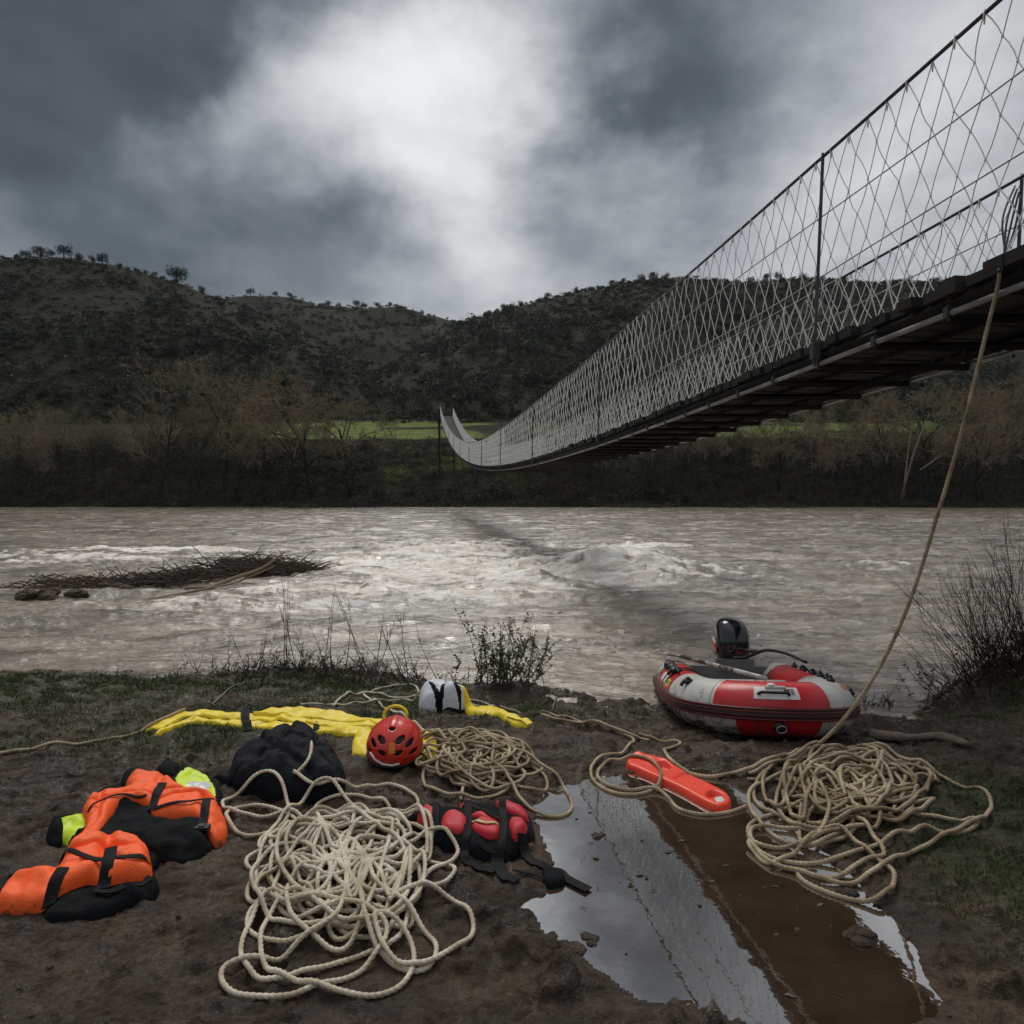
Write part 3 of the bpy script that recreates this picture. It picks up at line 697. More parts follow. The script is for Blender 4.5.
# river bank thicket: brushy stems and leaf litter
def thicket(name, n, y0, y1, hmin, hmax, mt, label, seed, pxm=None, dens=1):
    q = np.random.default_rng(seed); mb = MB()
    for i in range(n):
        y = q.uniform(y0, y1); x = q.uniform(-.9, .9)*y; px = 512+F*x/y
        if pxm and q.random() > pxm(px): continue
        z = float(hillz(np.array([x]), np.array([y]))[0]); h = q.uniform(hmin, hmax)
        for s in range(dens):
            d = np.array([q.normal(0, .35), q.normal(0, .3), 1]); L = h*q.uniform(.5, 1); p0 = np.array([x+q.normal(0, .5), y+q.normal(0, .4), z-.2])
            p1 = p0+d*L*.5+q.normal(0, .12, 3)*L*.5; p2 = p1+(d+q.normal(0, .3, 3))*L*.5
            mb.tube([p0, p1, p2], [.030, .020, .007], 3, cap=False)
            for t in range(4):
                b = p0+(p1-p0)*q.uniform(.3, 1) if t < 2 else p1+(p2-p1)*q.uniform(.1, .8)
                mb.tube([b, b+np.array([q.normal(0, .5), q.normal(0, .4), .6])*L*.3], [.011, .004], 3, cap=False)
    return tag(mb.build(name, mt, smooth=False), label, 'thicket', kind='stuff')
dk = lambda px: 1.0 if (px < 240 or px > 520) else (.5 if px < 300 or px > 480 else .15)
thicket('riverside_thicket', 2600, 71.8, 82, 1.2, 4.8, 'brush', 'dense brown leafless brush along the far river bank', 31, dk, 2)
thicket('upper_thicket', 1500, 82, 91, 1.2, 3.6, 'brush', 'olive brown leafless brush below the green meadow', 32, lambda px: 1.0 if (px < 200 or px > 640) else .15, 2)
def gen_bank(n):
    q = np.random.default_rng(8); k = 0
    while k < n:
        y = q.uniform(71.8, 91); x = q.uniform(-.9, .9)*y; px = 512+F*x/y
        z = float(hillz(np.array([x]), np.array([y]))[0]); k += 1; s = q.uniform(.7, 1.9)
        if 380 < px < 520 and y > 76: s *= .6
        yield fine_[k % 5], (x, y, z-.15, s, s*q.uniform(.7, 1.1), q.random()*6.28)
scatter('bank_undergrowth', 1900, gen_bank, 'scrubbrown', None, 'brown bramble undergrowth covering the far river bank', 'undergrowth')
def gen_bank2(n):
    q = np.random.default_rng(9); k = 0
    while k < n:
        y = q.uniform(71.8, 90); x = q.uniform(-.9, .9)*y
        z = float(hillz(np.array([x]), np.array([y]))[0]); k += 1; s = q.uniform(.6, 1.7)
        yield fine_[k % 5], (x, y, z-.15, s, s*q.uniform(.6, 1.1), q.random()*6.28)
scatter('bank_ivy', 1300, gen_bank2, 'evergreen', None, 'dark green ivy and bushes low on the far river bank', 'undergrowth')
def gen_fl(n):
    q = np.random.default_rng(19); k = 0
    while k < n:
        y = 72.5-abs(q.normal(0, 1.6)); x = q.uniform(-.9, .9)*y
        if vnoise(np.array(x*.16), np.array(3.1), 2) < .45: continue
        k += 1; s = q.uniform(.5, 1.5); yield fine_[k % 5], (x, y, -.45, s, s*q.uniform(.4, 1.0), q.random()*6.28)
scatter('flooded_brush', 420, gen_fl, 'scrubbrown', None, 'half drowned brown brush standing in the water along the far bank', 'undergrowth')
# bare trees: each its own
TP = [make_tree('bare_tree', 14, 101, 'twig', n0=10, ang=.6), make_tree('bare_tree', 12, 102, 'twig', n0=9, ang=.75, trunk_frac=.7),
      make_tree('bare_tree', 12, 103, 'twig', n0=9, ang=.5), make_tree('bare_tree', 10, 104, 'twig_olive', n0=8, ang=.7, trunk_frac=.6), make_tree('bare_tree', 13, 105, 'twig_olive', n0=11, ang=.45)]
HT = [max(max(v.co.z for v in c_.data.vertices) for c_ in t_.children) for t_ in TP]
def bare(px, ytop, k, y=None, label=None, group='bare trees along the far river bank', xs_=1.0):
    y = y or 74.5; x = (px-512)/F*y; z = float(hillz(np.array([x]), np.array([y]))[0])
    h = at_y(px, ytop, y)[2]-z; s = h/HT[k]*.97
    put(TP[k], (x, y, z-.2), (s*xs_, s*xs_, s), r_.random()*6.28, label or 'bare brown tree among the others on the far river bank', 'tree', group)
bare(160, 338, 0, 74.5, 'tall dark bare tree with forked crown left of the meadow, tallest on the left bank', None)
bare(313, 352, 1, 75, 'broad spreading bare tree at the left edge of the green meadow, above the driftwood', None, 1.15)
for px, yt, k in [(225, 366, 3), (262, 374, 2), (198, 380, 4), (350, 384, 3), (18, 398, 3), (60, 392, 1), (95, 400, 4), (128, 404, 2), (290, 400, 4),
                  (542, 455, 1), (575, 440, 3), (602, 446, 4), (650, 418, 2), (680, 410, 1), (716, 392, 1), (742, 408, 4), (778, 402, 3), (815, 392, 2), (862, 378, 4), (895, 382, 1), (925, 372, 3), (960, 366, 0), (995, 352, 4), (1020, 372, 2),
                  (40, 418, 2), (150, 410, 4), (240, 405, 1), (840, 400, 1), (765, 415, 2), (978, 380, 1), (910, 396, 4)]:
    bare(px, yt+r_.uniform(-4, 4), k, r_.uniform(73.6, 80))
for px, yt, k in [(380, 404, 3), (410, 400, 2), (440, 398, 1), (475, 402, 3), (505, 404, 4), (520, 398, 1), (350, 402, 2), (700, 404, 3), (735, 400, 1), (790, 396, 4), (830, 394, 3), (880, 390, 1), (945, 380, 4), (1010, 372, 3), (30, 385, 1), (110, 388, 3), (180, 396, 2), (270, 400, 3), (70, 380, 4)]:
    bare(px, yt-4, k, r_.uniform(114, 119), 'bare brown tree on the far edge of the meadow below the hills', 'bare trees behind the meadow')
# pale leaning stems at the right
mb = MB()
for a_, b_, c_ in [((900, 502), (913, 455), (925, 422)), ((903, 500), (906, 470), (911, 430)), ((920, 470), (932, 462), (945, 452))]:
    mb.tube([at_y(*a_, 72.6), at_y(*b_, 72.8), at_y(*c_, 73.2)], [.12, .09, .03], 5)
o = mb.build('dead_tree', 'twig_pale'); tag(o, 'pale thin dead stems leaning over the water at the far bank on the right', 'dead tree')
# ============================================================ SUSPENSION BRIDGE
BX, BS, BWd = 3.05, .148, 1.16
BC = np.array([1.47486752e-05, 1.21873058e-03, -6.04921679e-02, 2.91543826e+00])
def dz_(y): y = np.asarray(y, float); return np.where(y < 3, np.polyval(BC, 3)+(3-y)*.03+(np.clip(3-y, 0, None)**2)*.004, np.polyval(BC, y))
def bp_(y, side, h=0.0):
    """side 0 = left edge of the deck, 1 = right edge"""
    y = np.asarray(y, float); return np.stack([BX-BS*y+BWd*side, y, dz_(y)+h], -1)
Y0, Y1 = -9.0, 66.0
br = empty('footbridge', (BX, Y0, float(dz_(Y0))), 'long sagging suspension footbridge with white rope netting crossing the flooded river', 'bridge')
mb = MB(); y = Y0; q = np.random.default_rng(3)
while y < Y1:
    st = .155
    z = float(dz_(y)); t = np.array([-BS, 1, float(dz_(y+.05)-dz_(y-.05))*10]); t /= np.linalg.norm(t)
    X_ = np.array([1., 0, 0]); X_ = X_-t*np.dot(X_, t); X_ /= np.linalg.norm(X_); Z_ = np.cross(X_, t)
    c = bp_(y, .5)+np.array([0, 0, -.02]); e = q.normal(0, .022)
    mb.box(c+X_*e, (BWd/2+.02+abs(q.normal(0, .012)), .066+q.uniform(-.006, .006), .026+abs(q.normal(0, .006))), np.stack([X_, t, Z_]))
    y += st
mb.build('deck', 'plank', br, smooth=False)
yb = np.arange(Y0, Y1, .25)
for sd_i, off in ((0, .0), (1, 1.0)):      # edge rails under the planks, with their clamps
    mb = MB(); P = bp_(yb, sd_i); P[:, 2] -= .145; P[:, 0] += (.02 if sd_i == 0 else -.02)
    mb.tube(P, .018, 8)
    for y in np.arange(Y0, 30, .62):
        p = bp_(y+.02*math.sin(y*9), sd_i); p[0] += (.02 if sd_i == 0 else -.02); mb.box(p+np.array([0, 0, -.135]), (.024, .022, .028), m=1); mb.tube([p+np.array([0, 0, -.185]), p+np.array([0, 0, -.03])], .007, 5, m=1)
    o = mb.build('edge_pipe', ['steel', 'dark_steel'], br); autosmooth(o)
mb = MB()
for s_ in (.04, .96):                       # timber stringers
    P = bp_(yb, s_); P[:, 2] -= .080; mb.tube(P, .042, 4)
P = bp_(yb, .5); P[:, 2] -= .075; mb.tube(P, .02, 6)
for y in np.arange(Y0, Y1, .62):
    a_, b_ = bp_(y, .02), bp_(y, .98); a_[2] -= .165; b_[2] -= .165
    mb.tube([a_, b_], .026, 4)
mb.build('underframe', 'plank', br, smooth=False)
RH = (1.33, 1.06)
def rail_h(y, s): return RH[s]*(1-.24*sstep(14, 34, np.asarray(y, float)))
for s in (0, 1):
    P = bp_(yb, s); P[:, 2] += rail_h(yb, s); P[:, 0] += (-.03 if s == 0 else .03)
    mb = MB(); mb.tube(P, .013, 6); mb.build('handrail_cable', 'dark_steel', br)
    for f in (.36, .68):
        P = bp_(yb, s); P[:, 2] += rail_h(yb, s)*f+.012*np.sin(yb*1.3+s+f*9); P[:, 0] += (-.02 if s == 0 else .02)
        mb = MB(); mb.tube(P, .0055, 4); mb.build('side_cable', 'wire', br)
    # net
    rows = 7; pit = .19; n = int((Y1-Y0)/pit)
    q = np.random.default_rng(40+s)
    nod = np.zeros((n+2, rows+1, 3))
    for j in range(rows+1):
        yy = Y0+(np.arange(n+2)+.5*(j % 2))*pit+q.normal(0, .006, n+2)*(0 < j < rows)
        f = 1-j/rows; P = bp_(yy, s); P[:, 2] += rail_h(yy, s)*f+(q.normal(0, .007, n+2) if 0 < j < rows else 0)-(.06*0)
        P[:, 0] += (-.03 if s == 0 else .03)*f+q.normal(0, .008, n+2)
        nod[:, j] = P
    A_ = []; B_ = []
    for j in range(rows):
        i = np.arange(1, n+1)
        if j % 2 == 0: pr = [(i, i), (i, i-1)]
        else: pr = [(i, i), (i, i+1)]
        for (u, v) in pr:
            v = np.clip(v, 0, n+1); A_.append(nod[u, j]); B_.append(nod[v, j+1])
    A_ = np.vstack(A_); B_ = np.vstack(B_)
    near = A_[:, 1] < 22
    def cords(A, B, rad, mid):
        m = len(A); d = B-A; L = np.linalg.norm(d, axis=1)[:, None]; d = d/L
        u = np.cross(d, np.array([0, 0, 1.])); u /= np.linalg.norm(u, axis=1)[:, None]+1e-9; w = np.cross(d, u)
        fr = [0, .33, .67, 1] if mid else [0, 1]; rings = []
        bend = (u*q.normal(0, .004, (m, 1))+w*q.normal(0, .006, (m, 1)))
        for f in fr:
            c = A+(B-A)*f+bend*math.sin(math.pi*f)
            rings.append(np.stack([c+rad*(u*math.cos(a)+w*math.sin(a)) for a in (0, 2.094, 4.189)], 1))
        R = np.stack(rings, 1); k = len(fr); V = R.reshape(-1, 3); b = np.arange(m)[:, None]*(3*k); F_ = []
        for g in range(k-1):
            for c in range(3):
                F_.append(np.concatenate([b+g*3+c, b+g*3+(c+1) % 3, b+g*3+3+(c+1) % 3, b+g*3+3+c], 1))
        return V, np.vstack(F_)
    ya = A_[:, 1]; mb = MB()
    for lo_, hi_, rd_, md_ in ((-99, 9, .0037, True), (9, 22, .0062, True), (22, 36, .013, False), (36, 99, .020, False)):
        kq = (ya >= lo_) & (ya < hi_); V, F_ = cords(A_[kq], B_[kq], rd_, md_); mb.add(V, F_)
    for j in range(1, rows):                # knots
        for i in range(n):
            p = nod[i, j]
            if -1 < p[1] < 11: mb.ell(p, (.0075, .0095, .0085), 5, 4)
    for i in range(n):                      # hanger loops
        p = nod[i, 0]
        if 0 < p[1] < 14:
            mb.tube([p+np.array([0, 0, .02]), p+np.array([.012, .012, -.02]), p+np.array([0, 0, -.06]), p+np.array([-.012, -.012, -.02]), p+np.array([0, 0, .02])], .0035, 4)
    mb.build('rope_net', 'cord', br)
    for y in (-6.4, -.6, 5.2, 11.1, 17.0, 22.9, 28.8, 34.7, 40.6, 46.5, 52.4, 58.3, 64.2):
        yy = y-.25*s; a_ = bp_(yy, s, -.17); b_ = bp_(yy-.05, s, float(rail_h(yy, s))+.02); sx = -.035 if s == 0 else .035
        a_[0] += sx*1.4; b_[0] += sx
        mb = MB(); mb.tube([a_, b_], .012, 7); mb.box(bp_(yy, s, -.06)+np.array([sx*1.3, 0, 0]), (.025, .035, .06)); mb.build('post', 'dark_steel', br, smooth=False)
# far and near end frames
for yy in (Y1, Y0+.3):
    mb = MB()
    for s in (-.1, 1.1):
        a_ = bp_(yy, s); mb.box(np.array([a_[0], a_[1], a_[2]-2.3]), (.10, .10, 3.0))
    a_ = bp_(yy, .5); mb.box(a_+np.array([0, 0, -.3]), (.75, .12, .12))
    mb.build('end_frame', 'plank', br, smooth=False)
# loose dark strands tied round the right handrail near the camera
mb = MB()
for k in range(4):
    a_ = at_y(1015+2*k, 186+3*k, 4.9); b_ = at_y(1001-3*k+6, 262+4*k, 4.75+.04*k)
    m_ = (a_+b_)/2+np.array([.03*(k-1.5), .02, .03])
    mb.tube(catmull([a_, m_, b_], 6), .007, 6)
mb.build('lashing', 'dark_steel', br)

# ============================================================ SOFT GOODS
def w2(pts, z=0.0): return np.array([at_z(a, b, z)[:2] for a, b in pts])
def blur(A, n=2):
    for _ in range(n): A = (A+np.roll(A, 1, 0)+np.roll(A, -1, 0)+np.roll(A, 1, 1)+np.roll(A, -1, 1))/5
    return A
def puff(name, poly, T, mats, parent=None, R=.05, zp=None, wr=.010, ws=9.0, creases=(), regions=(), res=.0075, smooth_poly=True, holes=(), baseblur=3, flat=.0, aniso=(1, 1), pw=.5):
    """a stuffed or folded cloth piece: outline on the ground, given a rounded thickness T"""
    if zp is None:
        mx_, my_ = np.mean([a for a, b in poly]), np.mean([b for a, b in poly]); zp = T*.4+max(float(on(mx_, my_)[2]), 0)*.55
    P = w2(poly, zp)
    if smooth_poly: P = catmull(P, 5, True)
    lo = P.min(0)-.02; hi = P.max(0)+.02
    gx = np.arange(lo[0], hi[0], res); gy = np.arange(lo[1], hi[1], res); X, Y = np.meshgrid(gx, gy); sd = polysd(X, Y, P)
    ins = sd > 0; cell = ins[:-1, :-1] | ins[1:, :-1] | ins[:-1, 1:] | ins[1:, 1:]
    use = np.zeros_like(ins); use[:-1, :-1] |= cell; use[1:, :-1] |= cell; use[:-1, 1:] |= cell; use[1:, 1:] |= cell
    out = use & ~ins                       # snap outside verts to the outline
    ox, oy = X[out], Y[out]; best = np.full(ox.shape, 1e9); sx = ox.copy(); sy = oy.copy(); n = len(P)
    for i in range(n):
        a = P[i]; b = P[(i+1) % n]; e = b-a; t = np.clip(((ox-a[0])*e[0]+(oy-a[1])*e[1])/(e@e+1e-12), 0, 1)
        cx_, cy_ = a[0]+t*e[0], a[1]+t*e[1]; d = np.hypot(ox-cx_, oy-cy_); k = d < best; best[k] = d[k]; sx[k] = cx_[k]; sy[k] = cy_[k]
    X = X.copy(); Y = Y.copy(); X[out] = sx; Y[out] = sy
    sdc = np.clip(sd, 0, None); u = np.clip(sdc/R, 0, 1); pr = (1-(1-u)**2)**pw
    w = wr*fbm(X*ws*aniso[0]+T*90, Y*ws*aniso[1], 5, 2, .55)+wr*.9*(turb(X*ws*.7*aniso[0]+5, Y*ws*.7*aniso[1], 3, 3)-.45)
    h = T*pr+w*pr
    for pts, dep, wid in creases:
        h = h-dep*np.exp(-(linedist(X, Y, w2(pts, zp))/wid)**2)*pr
    for pts in holes:
        hd = polysd(X, Y, catmull(w2(pts, zp+T*.3), 5, True)); h = h*(1-sstep(-.004, .006, hd)*.9)
    base = top(X, Y, blur(TM, baseblur)); z = base+np.maximum(h, 0)
    z = np.where(out, base-.004, z)
    idx = -np.ones(X.shape, int); idx[use] = np.arange(use.sum())
    f = np.stack([idx[:-1, :-1][cell], idx[:-1, 1:][cell], idx[1:, 1:][cell], idx[1:, :-1][cell]], 1)
    cxm = ((X[:-1, :-1]+X[1:, 1:])/2)[cell]; cym = ((Y[:-1, :-1]+Y[1:, 1:])/2)[cell]
    mi = np.zeros(len(f), int)
    for pts, k in regions: mi[polysd(cxm, cym, catmull(w2(pts, zp+T*.3), 4, True)) > 0] = k
    o = meshobj(name, np.stack([X[use], Y[use], z[use]], 1), [f], mats, parent, mi)
    # deposit
    i0 = ((lo-[TX0, TY0])/TS).astype(int)-1; i1 = ((hi-[TX0, TY0])/TS).astype(int)+2
    sub = (slice(max(i0[1], 0), i1[1]), slice(max(i0[0], 0), i1[0]))
    sx_, sy_ = _tx[sub], _ty[sub]; s2 = polysd(sx_, sy_, P); u2 = np.clip(s2/R, 0, 1)
    TM[sub] = np.where(s2 > 0, blur(TM, baseblur)[sub]+T*(1-(1-u2)**2)**pw, TM[sub]); return o
def ribbon(name, pts, width, mt, parent, lift=.009, px=True, th=.004, dep=False, step=.012):
    P = np.array([on(a, b)[:2] for a, b in pts]) if px else np.array(pts)[:, :2]
    P = resample(catmull(P, 8), step); Tn = np.gradient(P, axis=0); Tn /= np.linalg.norm(Tn, axis=1)[:, None]+1e-9; Nn = np.stack([-Tn[:, 1], Tn[:, 0]], 1)
    B_ = blur(TM, 2); rings = []
    zc = top(P[:, 0], P[:, 1], B_)
    for s in (-1, -.5, 0, .5, 1):
        q = P+Nn*s*width/2; z = .6*top(q[:, 0], q[:, 1], B_)+.4*zc; rings.append(np.c_[q, z+lift])
    R = np.stack(rings, 1); low = R[:, ::-1].copy(); low[..., 2] -= th
    R = np.concatenate([R, low], 1); mb = MB(); mb.loft(R); return mb.build(name, mt, parent, smooth=False)

def C1(l): return [(x*.29297, 740+y*.29297) for x, y in l]
def C2(l): return [(130+x*.4297, 660+y*.4297) for x, y in l]
def C3(l): return [(620+x*.3711, 600+y*.3711) for x, y in l]
def C6(l): return [(360+x*.2344, 660+y*.2344) for x, y in l]
def C8(l): return [(200+x*.29297, 760+y*.29297) for x, y in l]
def base_at(pts, z=0): w = w2(pts, z).mean(0); return (w[0], w[1], float(top(w[0], w[1])))

# black and yellow waterproof jacket lying under the life jackets
pj = C1([(160, 305), (185, 275), (280, 260), (300, 215), (420, 185), (412, 130), (450, 112), (500, 130), (540, 92), (580, 72), (615, 100), (660, 108), (745, 155), (760, 200), (735, 330), (700, 375), (560, 405), (525, 440), (540, 500), (400, 570), (250, 600), (150, 600), (190, 470), (225, 390), (240, 350), (165, 335)])
e = empty('waterproof_jacket', base_at(pj), 'black waterproof jacket with bright yellow shoulder and cuff spread under the orange life jackets', 'jacket')
puff('body', pj, .045, ['black_fabric', 'hivis', 'reflective'], e, R=.05, wr=.022, ws=7,
     regions=[(C1([(600, 140), (650, 105), (700, 128), (735, 180), (720, 205), (625, 180)]), 1), (C1([(640, 158), (700, 148), (718, 168), (650, 172)]), 2), (C1([(210, 266), (272, 262), (290, 300), (215, 338)]), 1)])
for c in (C1([(412, 140), (430, 115), (470, 112), (495, 140), (470, 165), (425, 165)]), C1([(540, 105), (560, 72), (595, 68), (612, 100), (590, 130), (550, 128)]), C1([(160, 300), (185, 278), (212, 285), (212, 330), (170, 335)])):
    puff('cuff', c, .035, 'black_fabric', e, R=.05, wr=.006)
# upper life jacket
pu = C1([(428, 168), (490, 143), (560, 140), (600, 163), (650, 186), (725, 195), (768, 245), (776, 300), (740, 332), (700, 318), (685, 288), (640, 272), (520, 275), (512, 245), (460, 232), (405, 250), (372, 292), (330, 362), (300, 385), (232, 425), (215, 435), (248, 365), (292, 312), (282, 238), (345, 208), (440, 188)])
e = empty('life_jacket', base_at(pu), 'upper orange life jacket with black lining, lying beside the yellow shoulder patch', 'life jacket', 'orange life jackets on the mud')
puff('body', pu, .055, ['orange', 'black_fabric'], e, R=.045, wr=.014, ws=10, zp=.04,
     creases=[(C1([(300, 245), (420, 215), (520, 215), (620, 195)]), .028, .012), (C1([(520, 245), (600, 215), (690, 208), (765, 245)]), .03, .012), (C1([(345, 215), (330, 300), (250, 390)]), .02, .015), (C1([(555, 145), (520, 240)]), .02, .02), (C1([(705, 205), (690, 300)]), .02, .02)])
puff('lining', C1([(420, 240), (510, 250), (525, 282), (640, 282), (690, 305), (700, 370), (560, 400), (500, 372), (345, 372), (335, 350), (372, 300)]), .03, 'black_fabric', e, R=.05, wr=.022, ws=9)
for pts, w in (([(555, 150), (530, 200), (520, 240)], .040), ([(706, 208), (698, 250), (690, 305)], .038), ([(522, 243), (600, 215), (690, 208), (745, 225), (766, 252)], .014), ([(300, 245), (345, 212), (430, 190), (500, 190)], .010)):
    ribbon('webbing', C1(pts), w, 'strap', e)
mb = MB(); p = on(*C1([(690, 305)])[0]); mb.box(p+np.array([0, 0, .008]), (.03, .02, .008)); mb.box(p+np.array([0, 0, .017]), (.012, .012, .004)); mb.build('buckle', 'rubber', e, smooth=False)
# lower life jacket
pl = C1([(-60, 530), (0, 512), (70, 490), (160, 476), (220, 432), (300, 388), (350, 372), (460, 367), (500, 392), (516, 430), (514, 482), (430, 502), (360, 525), (300, 512), (200, 556), (150, 572), (0, 582), (-60, 590)])
e = empty('life_jacket', base_at(pl), 'lower orange life jacket reaching out of the picture at the left edge', 'life jacket', 'orange life jackets on the mud')
puff('body', pl, .065, ['orange', 'black_fabric'], e, R=.05, wr=.015, ws=9, zp=.022,
     creases=[(C1([(0, 530), (70, 492), (200, 452), (330, 412), (450, 402), (510, 420)]), .03, .012), (C1([(375, 372), (350, 520)]), .028, .020), (C1([(215, 440), (165, 575)]), .028, .020), (C1([(190, 500), (300, 480), (510, 470)]), .012, .012)])
for pts, w in (([(380, 378), (368, 420), (350, 515)], .045), ([(216, 440), (190, 500), (163, 572)], .045), ([(-10, 527), (70, 492), (200, 452), (330, 412), (450, 402), (512, 425)], .020), ([(320, 520), (420, 505), (515, 480)], .02)):
    ribbon('webbing', C1(pts), w, 'strap', e)

# dark dry bag
pb = C2([(232, 245), (262, 205), (310, 185), (360, 165), (410, 165), (460, 195), (492, 235), (500, 285), (455, 303), (380, 302), (300, 292), (245, 282)])
e = empty('dry_bag', base_at(pb), 'crumpled dark navy bag on the mud between the yellow sling and the pale rope heap', 'bag')
puff('body', pb, .15, 'navy_fabric', e, R=.20, wr=.06, ws=3.6, aniso=(1.3, .8), zp=.05,
     creases=[(C2([(300, 200), (340, 250), (420, 290)]), .03, .02), (C2([(380, 170), (350, 230), (270, 270)]), .035, .022), (C2([(440, 190), (430, 250), (480, 285)]), .03, .02), (C2([(250, 220), (330, 215), (470, 240)]), .02, .018)])
puff('flap', C2([(190, 275), (225, 262), (260, 268), (250, 290), (205, 288)]), .02, 'navy_fabric', e, R=.03)
ribbon('webbing', C2([(320, 215), (370, 205), (420, 225), (470, 262)]), .03, 'strap', e)

# yellow sling
ps = C2([(35, 168), (60, 150), (110, 130), (150, 122), (270, 127), (440, 147), (560, 152), (575, 168), (530, 180), (440, 174), (270, 156), (165, 141), (110, 150), (60, 173)])
e = empty('rescue_sling', base_at(ps), 'long folded yellow fabric sling with black band lying behind the dark bag', 'sling')
puff('strip', C2([(35, 168), (60, 148), (110, 130), (150, 122), (270, 127), (440, 145), (560, 152), (560, 162), (440, 157), (270, 140), (160, 134), (110, 144), (60, 168)]), .022, 'yellow', e, R=.012, wr=.004, ws=9, aniso=(.6, 2))
puff('strip', C2([(62, 172), (110, 149), (160, 138), (270, 143), (440, 160), (560, 166), (535, 180), (440, 175), (270, 157), (160, 148), (110, 156), (64, 176)]), .022, 'yellow', e, R=.012, wr=.004, ws=9, aniso=(.6, 2))
puff('strip', C2([(285, 130), (330, 118), (450, 121), (560, 138), (640, 150), (630, 158), (540, 152), (450, 141), (330, 136)]), .022, 'yellow', e, R=.012, wr=.005, ws=9, aniso=(.6, 1.8))
ribbon('band', C2([(272, 112), (268, 135), (276, 168)]), .055, 'strap', e, lift=.012)
puff('patch', C2([(428, 150), (442, 152), (440, 168), (426, 166)]), .006, 'strap', e, R=.02, wr=0)
puff('flap', C2([(516, 212), (525, 178), (560, 165), (575, 200), (560, 222), (530, 222)]), .02, 'yellow', e, R=.03, wr=.01, ws=14)
puff('flap', C2([(672, 182), (700, 178), (716, 200), (708, 222), (680, 226), (668, 205)]), .05, 'yellow', e, R=.04, wr=.02, ws=14)
mb = MB(); c = on(*C2([(618, 150)])[0]); th = np.linspace(0, 2*math.pi, 25)
mb.tube(np.stack([c[0]+.075*np.cos(th), c[1]+.02*np.sin(th), c[2]+.06+.055*np.sin(th)], 1), .020, 8, flat=.5, cap=False); mb.build('loop', 'yellow', e)

# helmet
hc = on(395, 757); hc[2] = float(top(hc[0], hc[1], TM0))
e = empty('rescue_helmet', hc, 'bright red vented rescue helmet with yellow sticker resting on the yellow sling', 'helmet')
nu, nv = 120, 56; U = np.arange(nu)/nu*2*math.pi; Vv = np.linspace(-.30, math.pi/2-.01, nv)
rx, ry, rz = .160, .172, .148
def hp(u, v, k=1.0):
    s = np.array([math.cos(v)*math.cos(u)*rx, math.cos(v)*math.sin(u)*ry, math.sin(v)*rz])*k
    # crown ridges
    rid = .006*math.exp(-((s[0]/.020)**2)) if s[2] > 0 else 0
    n = s/np.linalg.norm(s); s = s+n*rid; t = .20
    return np.array([s[0], s[1]*math.cos(t)-s[2]*math.sin(t), s[1]*math.sin(t)+s[2]*math.cos(t)])+hc+np.array([0, 0, .075])
Vh = np.array([hp(u, v, 1) for v in Vv for u in U]); faces = []
vents = [(-.052, .72, .024, .14), (.052, .72, .024, .14), (-.10, .50, .020, .12), (.10, .50, .020, .12), (-.045, .28, .022, .10), (.045, .28, .022, .10), (-.12, .15, .02, .09), (.12, .15, .02, .09), (0, 1.15, .02, .09)]
for i in range(nv-1):
    for j in range(nu):
        u = U[j]+.026; v = (Vv[i]+Vv[i+1])/2; x = math.cos(v)*math.cos(u)*rx; f_ = math.sin(u) < 0
        hole = f_ and any(((x-a-(.02 if a > 0 else -.02)*(v-b)*2)/c)**2+((v-b)/d)**2 < 1 for a, b, c, d in vents)
        if not hole: faces.append([i*nu+j, i*nu+(j+1) % nu, (i+1)*nu+(j+1) % nu, (i+1)*nu+j])
sh = meshobj('shell', Vh, [np.array(faces)], 'helmet_red', e)
md = sh.modifiers.new('s', 'SOLIDIFY'); md.thickness = .007; md.offset = -1
meshobj('liner', np.array([hp(u, v, .90) for v in Vv for u in U]), [np.stack([(np.arange(nv-1)[:, None]*nu+np.arange(nu)), (np.arange(nv-1)[:, None]*nu+(np.arange(nu)+1) % nu), ((np.arange(nv-1)[:, None]+1)*nu+(np.arange(nu)+1) % nu), ((np.arange(nv-1)[:, None]+1)*nu+np.arange(nu))], -1).reshape(-1, 4)], 'rubber', e)
mb = MB(); mb.tube(np.array([hp(u, -.28, 1.01) for u in np.r_[U[::3], U[0]]]), .007, 6, cap=False); mb.build('rim', 'rubber', e)
g = [[hp(-math.pi/2+a, b, 1.035) for a in np.linspace(-.02, .19, 6)] for b in np.linspace(.30, .66, 8)]
meshobj('sticker', np.array(g).reshape(-1, 3), [gridfaces(8, 6)], 'sticker_orange', e)
mb = MB(); mb.tube([hp(-2.35, .16, 1.03), hp(-2.1, .0, 1.05), hp(-1.8, -.10, 1.06), hp(-1.5, -.14, 1.05), hp(-1.25, -.12, 1.03)], .006, 6); mb.build('stripe', 'label_white', e)
mb = MB()
p0 = hp(-.25, -.2, 1.02)
mb.tube(catmull([p0, p0+np.array([.03, -.03, -.02]), p0+np.array([.015, -.08, -.07]), p0+np.array([-.03, -.09, -.095])], 6), .008, 6, flat=.4); mb.build('chin_strap', 'strap', e)

